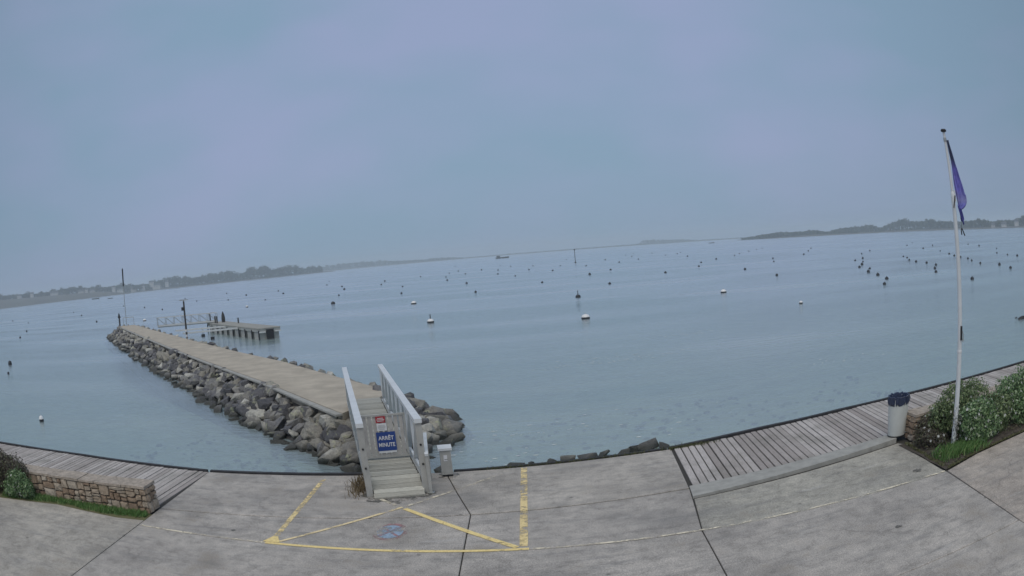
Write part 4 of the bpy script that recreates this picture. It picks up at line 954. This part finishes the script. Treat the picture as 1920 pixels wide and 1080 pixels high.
def tree_mesh(seed, q=520):
    """crown and trunk of a unit-height tree, leaf clumps through lumpy lobes"""
    rnd = random.Random(seed); st = random.getstate(); random.seed(seed)
    blobs = [(rnd.uniform(-.2,.2),rnd.uniform(-.2,.2),rnd.uniform(.38,.78),rnd.uniform(.17,.28),rnd.uniform(.17,.28),rnd.uniform(.15,.24)) for _ in range(8)]
    crown = leaf_cloud(blobs, q, .060, .4, .35).mesh('crown', FARLEAF)
    tm = MB().cyl((0,0,-.05),(0.01,0,.45),.030,.018,7)
    for b in blobs[:4]: tm.cyl((0,0,.34),(b[0],b[1],b[2]),.012,.005,5)
    random.setstate(st); return crown, tm.mesh('trunk', FARBARK)
TREES = [tree_mesh(40+i) for i in range(6)]
def tree(label, az, dist, top_el, base_z, group, wide=1.0):
    sx, sy = dirv(az); h = 4.5+dist*T(top_el)-base_z; h = max(h, 3.0)
    o = thing('tree', label, 'tree', (sx*dist,sy*dist,base_z), random.uniform(0,6.28), group); w = h*wide if h*wide > 7 else 7*random.uniform(.8,1.2); o.scale = (w,w,h*1.03)
    c, t = random.choice(TREES); link('crown', c, o); link('trunk', t, o); return o
LEFTP = [(-43.2,1.09),(-42.58,1.03),(-41.46,.98),(-39.32,.87),(-38.47,.75),(-37.17,.88),(-35.13,.96),(-34.54,.95),(-33.33,.74),(-32.18,.71),(-30.24,.70),(-29.29,.70),(-27.48,.56),(-26.55,.71),(-25.5,.84),(-24.24,.72),(-23.75,.56),(-21.92,.72),(-20.54,.76),(-19.86,.48),(-18.75,.86),(-17.78,.77),(-17.16,.6),(-15.77,.7),(-15.16,.57),(-14.69,.41),(-14.39,.53),(-13.39,.42)]
LEFT3 = [(-13.4,.33),(-12.47,.39),(-10.77,.42),(-9,.34),(-7.4,.2),(-6.01,.11),(-5.14,.18),(-4.03,.09),(-3.2,-.02)]
MIDP = [(9.2,.10),(9.37,.33),(10.25,.29),(12.2,.16),(13.4,.0)]
R1P = [(16.8,-.10),(17.78,.05),(19.82,.33),(20.68,.23),(22.96,.30),(23.58,.09),(25.02,.17),(26.5,.05)]
R2P = [(24.23,.21),(25.04,.37),(26.75,.45),(27.58,.59),(28.51,.23),(29.8,.67),(30.83,.9),(31.92,.62),(33.28,.74),(34.9,.57),(37.02,.51),(38.26,.63),(39.53,.38),(40.52,.46),(41.97,.42),(43.15,.8),(44.5,.86)]
def land_z(az): return interp([(-43,14),(-39,12),(-36,10.5),(-32,7.5),(-30.5,3),(-29,1.8)], az) if az < -29 else 1.4
def row(label, group, prof, dist, step, base, wide=.95, jit=.10, a0=None, a1=None):
    az = prof[0][0] if a0 is None else a0; end = prof[-1][0] if a1 is None else a1
    while az < end:
        d = dist(az)+random.uniform(-25,40); bz = base(az)
        tree(label, az, d, interp(prof,az)+random.uniform(-jit,.02), bz, group, wide*random.uniform(.85,1.2)); az += step*random.uniform(.75,1.3)
row('hazy tree among the houses left of the signal mast', 'trees among the leftmost houses', LEFTP, lambda a: 1640, .40, land_z, 1.5, .30, -43.4, -31)
row('hazy tree among the houses right of the signal mast', 'trees among the houses by the left wood', LEFTP, lambda a: 1640, .40, land_z, 1.5, .30, -30.6, -27)
row('hazy tree in the wood left of centre', 'trees of the left wood', LEFTP, lambda a: interp([(-27,1700),(-17,1750),(-13,1950)],a), .40, lambda a: 1.2, 1.0, .10, -27, -13.3)
row('tree of the dim wood on the faint middle shore', 'trees of the middle shore', LEFT3, lambda a: 3060, .42, lambda a: 1.0, 1.1, .06)
row('tree of the small copse on the distant shore right of centre', 'trees of the distant copse', MIDP, lambda a: 3330, .40, lambda a: 1.0, 1.1, .05)
row('tree on the wooded spit left of the flagpole', 'trees of the right spit', R1P, lambda a: 1500, .36, lambda a: 1.2, 1.1, .05)
RD = lambda a: interp([(24,1640),(31,1540),(35,1400),(39,1250),(45,1230)],a)
row('tree at the left end of the far right wood, behind the spit', 'trees at the left end of the right wood', R2P, RD, .42, lambda a: 1.5, 1.0, .08, 24.2, 29)
row('tree of the tall wood just left of the flagpole', 'trees of the right wood left of the flagpole', R2P, RD, .42, lambda a: 1.5, 1.0, .08, 29, 35.6)
row('tree of the far right wood, right of the flagpole', 'trees of the right wood right of the flagpole', R2P, RD, .42, lambda a: 1.5, 1.0, .08, 36, 44.5)
# undergrowth that fills each wood
def wood(label, prof, dist, base, lo=0, n=2600, size=1.5, a0=None, a1=None):
    a0 = prof[0][0] if a0 is None else a0; a1 = prof[-1][0] if a1 is None else a1; m = MB()
    for _ in range(n):
        az = random.uniform(a0,a1); d = dist(az)+random.uniform(0,60); sx, sy = dirv(az); b = base(az)
        top = 4.5+d*T(interp(prof,az)); z = b+(max(.8,(top-b)*.72))*random.random()
        c = Vector((sx*d,sy*d,z)); nrm = Vector((random.gauss(0,1),-abs(random.gauss(0,1))-.3,random.gauss(.5,1))).normalized(); a = nrm.orthogonal().normalized(); bb = nrm.cross(a); s = size*random.uniform(.6,1.5)
        m.add([c-a*s,c-bb*s*.8,c+a*s,c+bb*s*.8],[(0,1,2,3)])
    tag(m.build('undergrowth', FARLEAF), label, 'undergrowth', None, 'stuff')
wood('low growth under the far left trees', [(k,v-.12) for k,v in LEFTP], lambda a: 1650, land_z, n=4200, size=1.9, a0=-43.4, a1=-27)
wood('dense growth under the left wood', [(k,v-.08) for k,v in LEFTP], lambda a: interp([(-27,1690),(-17,1740),(-13,1940)],a), lambda a: .6, n=5200, size=1.8, a0=-27, a1=-13.3)
wood('growth under the dim middle wood', LEFT3, lambda a: 3050, lambda a: .5, n=2600, size=2.6)
wood('low scrub along the faint shore between middle and right spit', [(-3.5,-.03),(4.5,-.02),(9,.03),(13.4,.0),(17,-.03),(22,-.05)], lambda a: 3250, lambda a: .3, n=3000, size=2.4)
wood('growth under the distant copse', MIDP, lambda a: 3320, lambda a: .5, n=900, size=2.6)
wood('dense growth on the right spit', R1P, lambda a: 1490, lambda a: .4, n=4200, size=1.6)
wood('dense growth under the right wood', R2P, lambda a: interp([(24,1620),(31,1520),(35,1380),(39,1230),(45,1210)],a), lambda a: .8, n=5600, size=1.8)

# houses on the far shores
HW = plain('house_render', (.52,.51,.49), .8, var=.05, scale=.2, bmp=0); HR = plain('house_slate', (.07,.075,.085), .7, scale=.2, bmp=0); HG = plain('house_window', (.03,.035,.045), .3, scale=.2, bmp=0)
def house(label, az, dist, el, w, d_, h, group=None):
    sx, sy = dirv(az); z = 4.5+dist*T(el)-h*.5
    o = thing('house', label, 'house', (sx*dist,sy*dist,z), -R(az)+random.uniform(-.3,.3))
    MB().box(-w/2,w/2,-d_/2,d_/2,-6,h).build('wall', HW, o)
    e = .4; rh = d_*.42
    rf = MB().add([(-w/2-e,-d_/2-e,h),(w/2+e,-d_/2-e,h),(w/2+e,d_/2+e,h),(-w/2-e,d_/2+e,h),(-w/2-e,0,h+rh),(w/2+e,0,h+rh)], [(0,1,5,4),(2,3,4,5),(1,2,5),(3,0,4),(3,2,1,0)]).build('roof', HR, o)
    MB().box(w*.32,w*.32+.8,-.4,.4,h+rh*.5,h+rh+1.0).build('chimney', HW, rf)
    for i in range(max(2,int(w/4))):
        x = -w/2+w*(i+.5)/max(2,int(w/4)); MB().box(x-.6,x+.6,-d_/2-.05,-d_/2+.02,h*.25,h*.25+1.5).build('window', HG, o)
hs = [(-40.51,.49,13,6),(-39.12,.52,9,7),(-36.77,.44,22,4),(-34.07,.27,16,5),(-33.53,.33,9,7),(-32.96,.26,14,4.5),(-30.89,.28,9,6),(-30.3,.08,15,4.5),(-29.04,.10,14,5),(-28.2,.13,12,6),(-27.35,.35,12,5),(-26.94,.10,20,4.5),(-25.98,.22,8,6)]
ords = ['leftmost','second','third','fourth','fifth','sixth','seventh','eighth','ninth','tenth','eleventh','twelfth','thirteenth']
for i, (az, el, w, h) in enumerate(hs):
    h *= .8; house(('%s white house on the far left shore, below the trees' if i == 0 else '%s white house from the left along the far left shore') % ords[i], az, 1590 if az < -29.5 else 1640, el, w, 8, h)
for i, (az, el, w, h) in enumerate([(39.7,-.08,8,3.2),(40.86,-.05,11,3),(42.29,.10,9,4)]):
    house(['pale house just right of the flagpole on the far right shore','long pale house in the middle of the far right shore trees','pale house at the right edge on the far right shore'][i], az, 1200, el, w, 9, h)

# ------------------------------------------------------------------ haze: one box of even mist round everything
hz = MB().box(-4400,4400,-80,4500,-5.2,46).build('haze', None)
hm = bpy.data.materials.new('sea_mist'); hm.use_nodes = True; t = hm.node_tree; t.nodes.clear()
ho = t.nodes.new('ShaderNodeOutputMaterial'); pv = t.nodes.new('ShaderNodeVolumePrincipled')
pv.inputs['Color'].default_value = (.86,.93,1,1); pv.inputs['Density'].default_value = .00041; pv.inputs['Anisotropy'].default_value = .15
t.links.new(pv.outputs[0], ho.inputs['Volume']); hz.data.materials.append(hm)
tag(hz, 'pale sea mist hanging over the whole bay', 'haze', None, 'stuff')
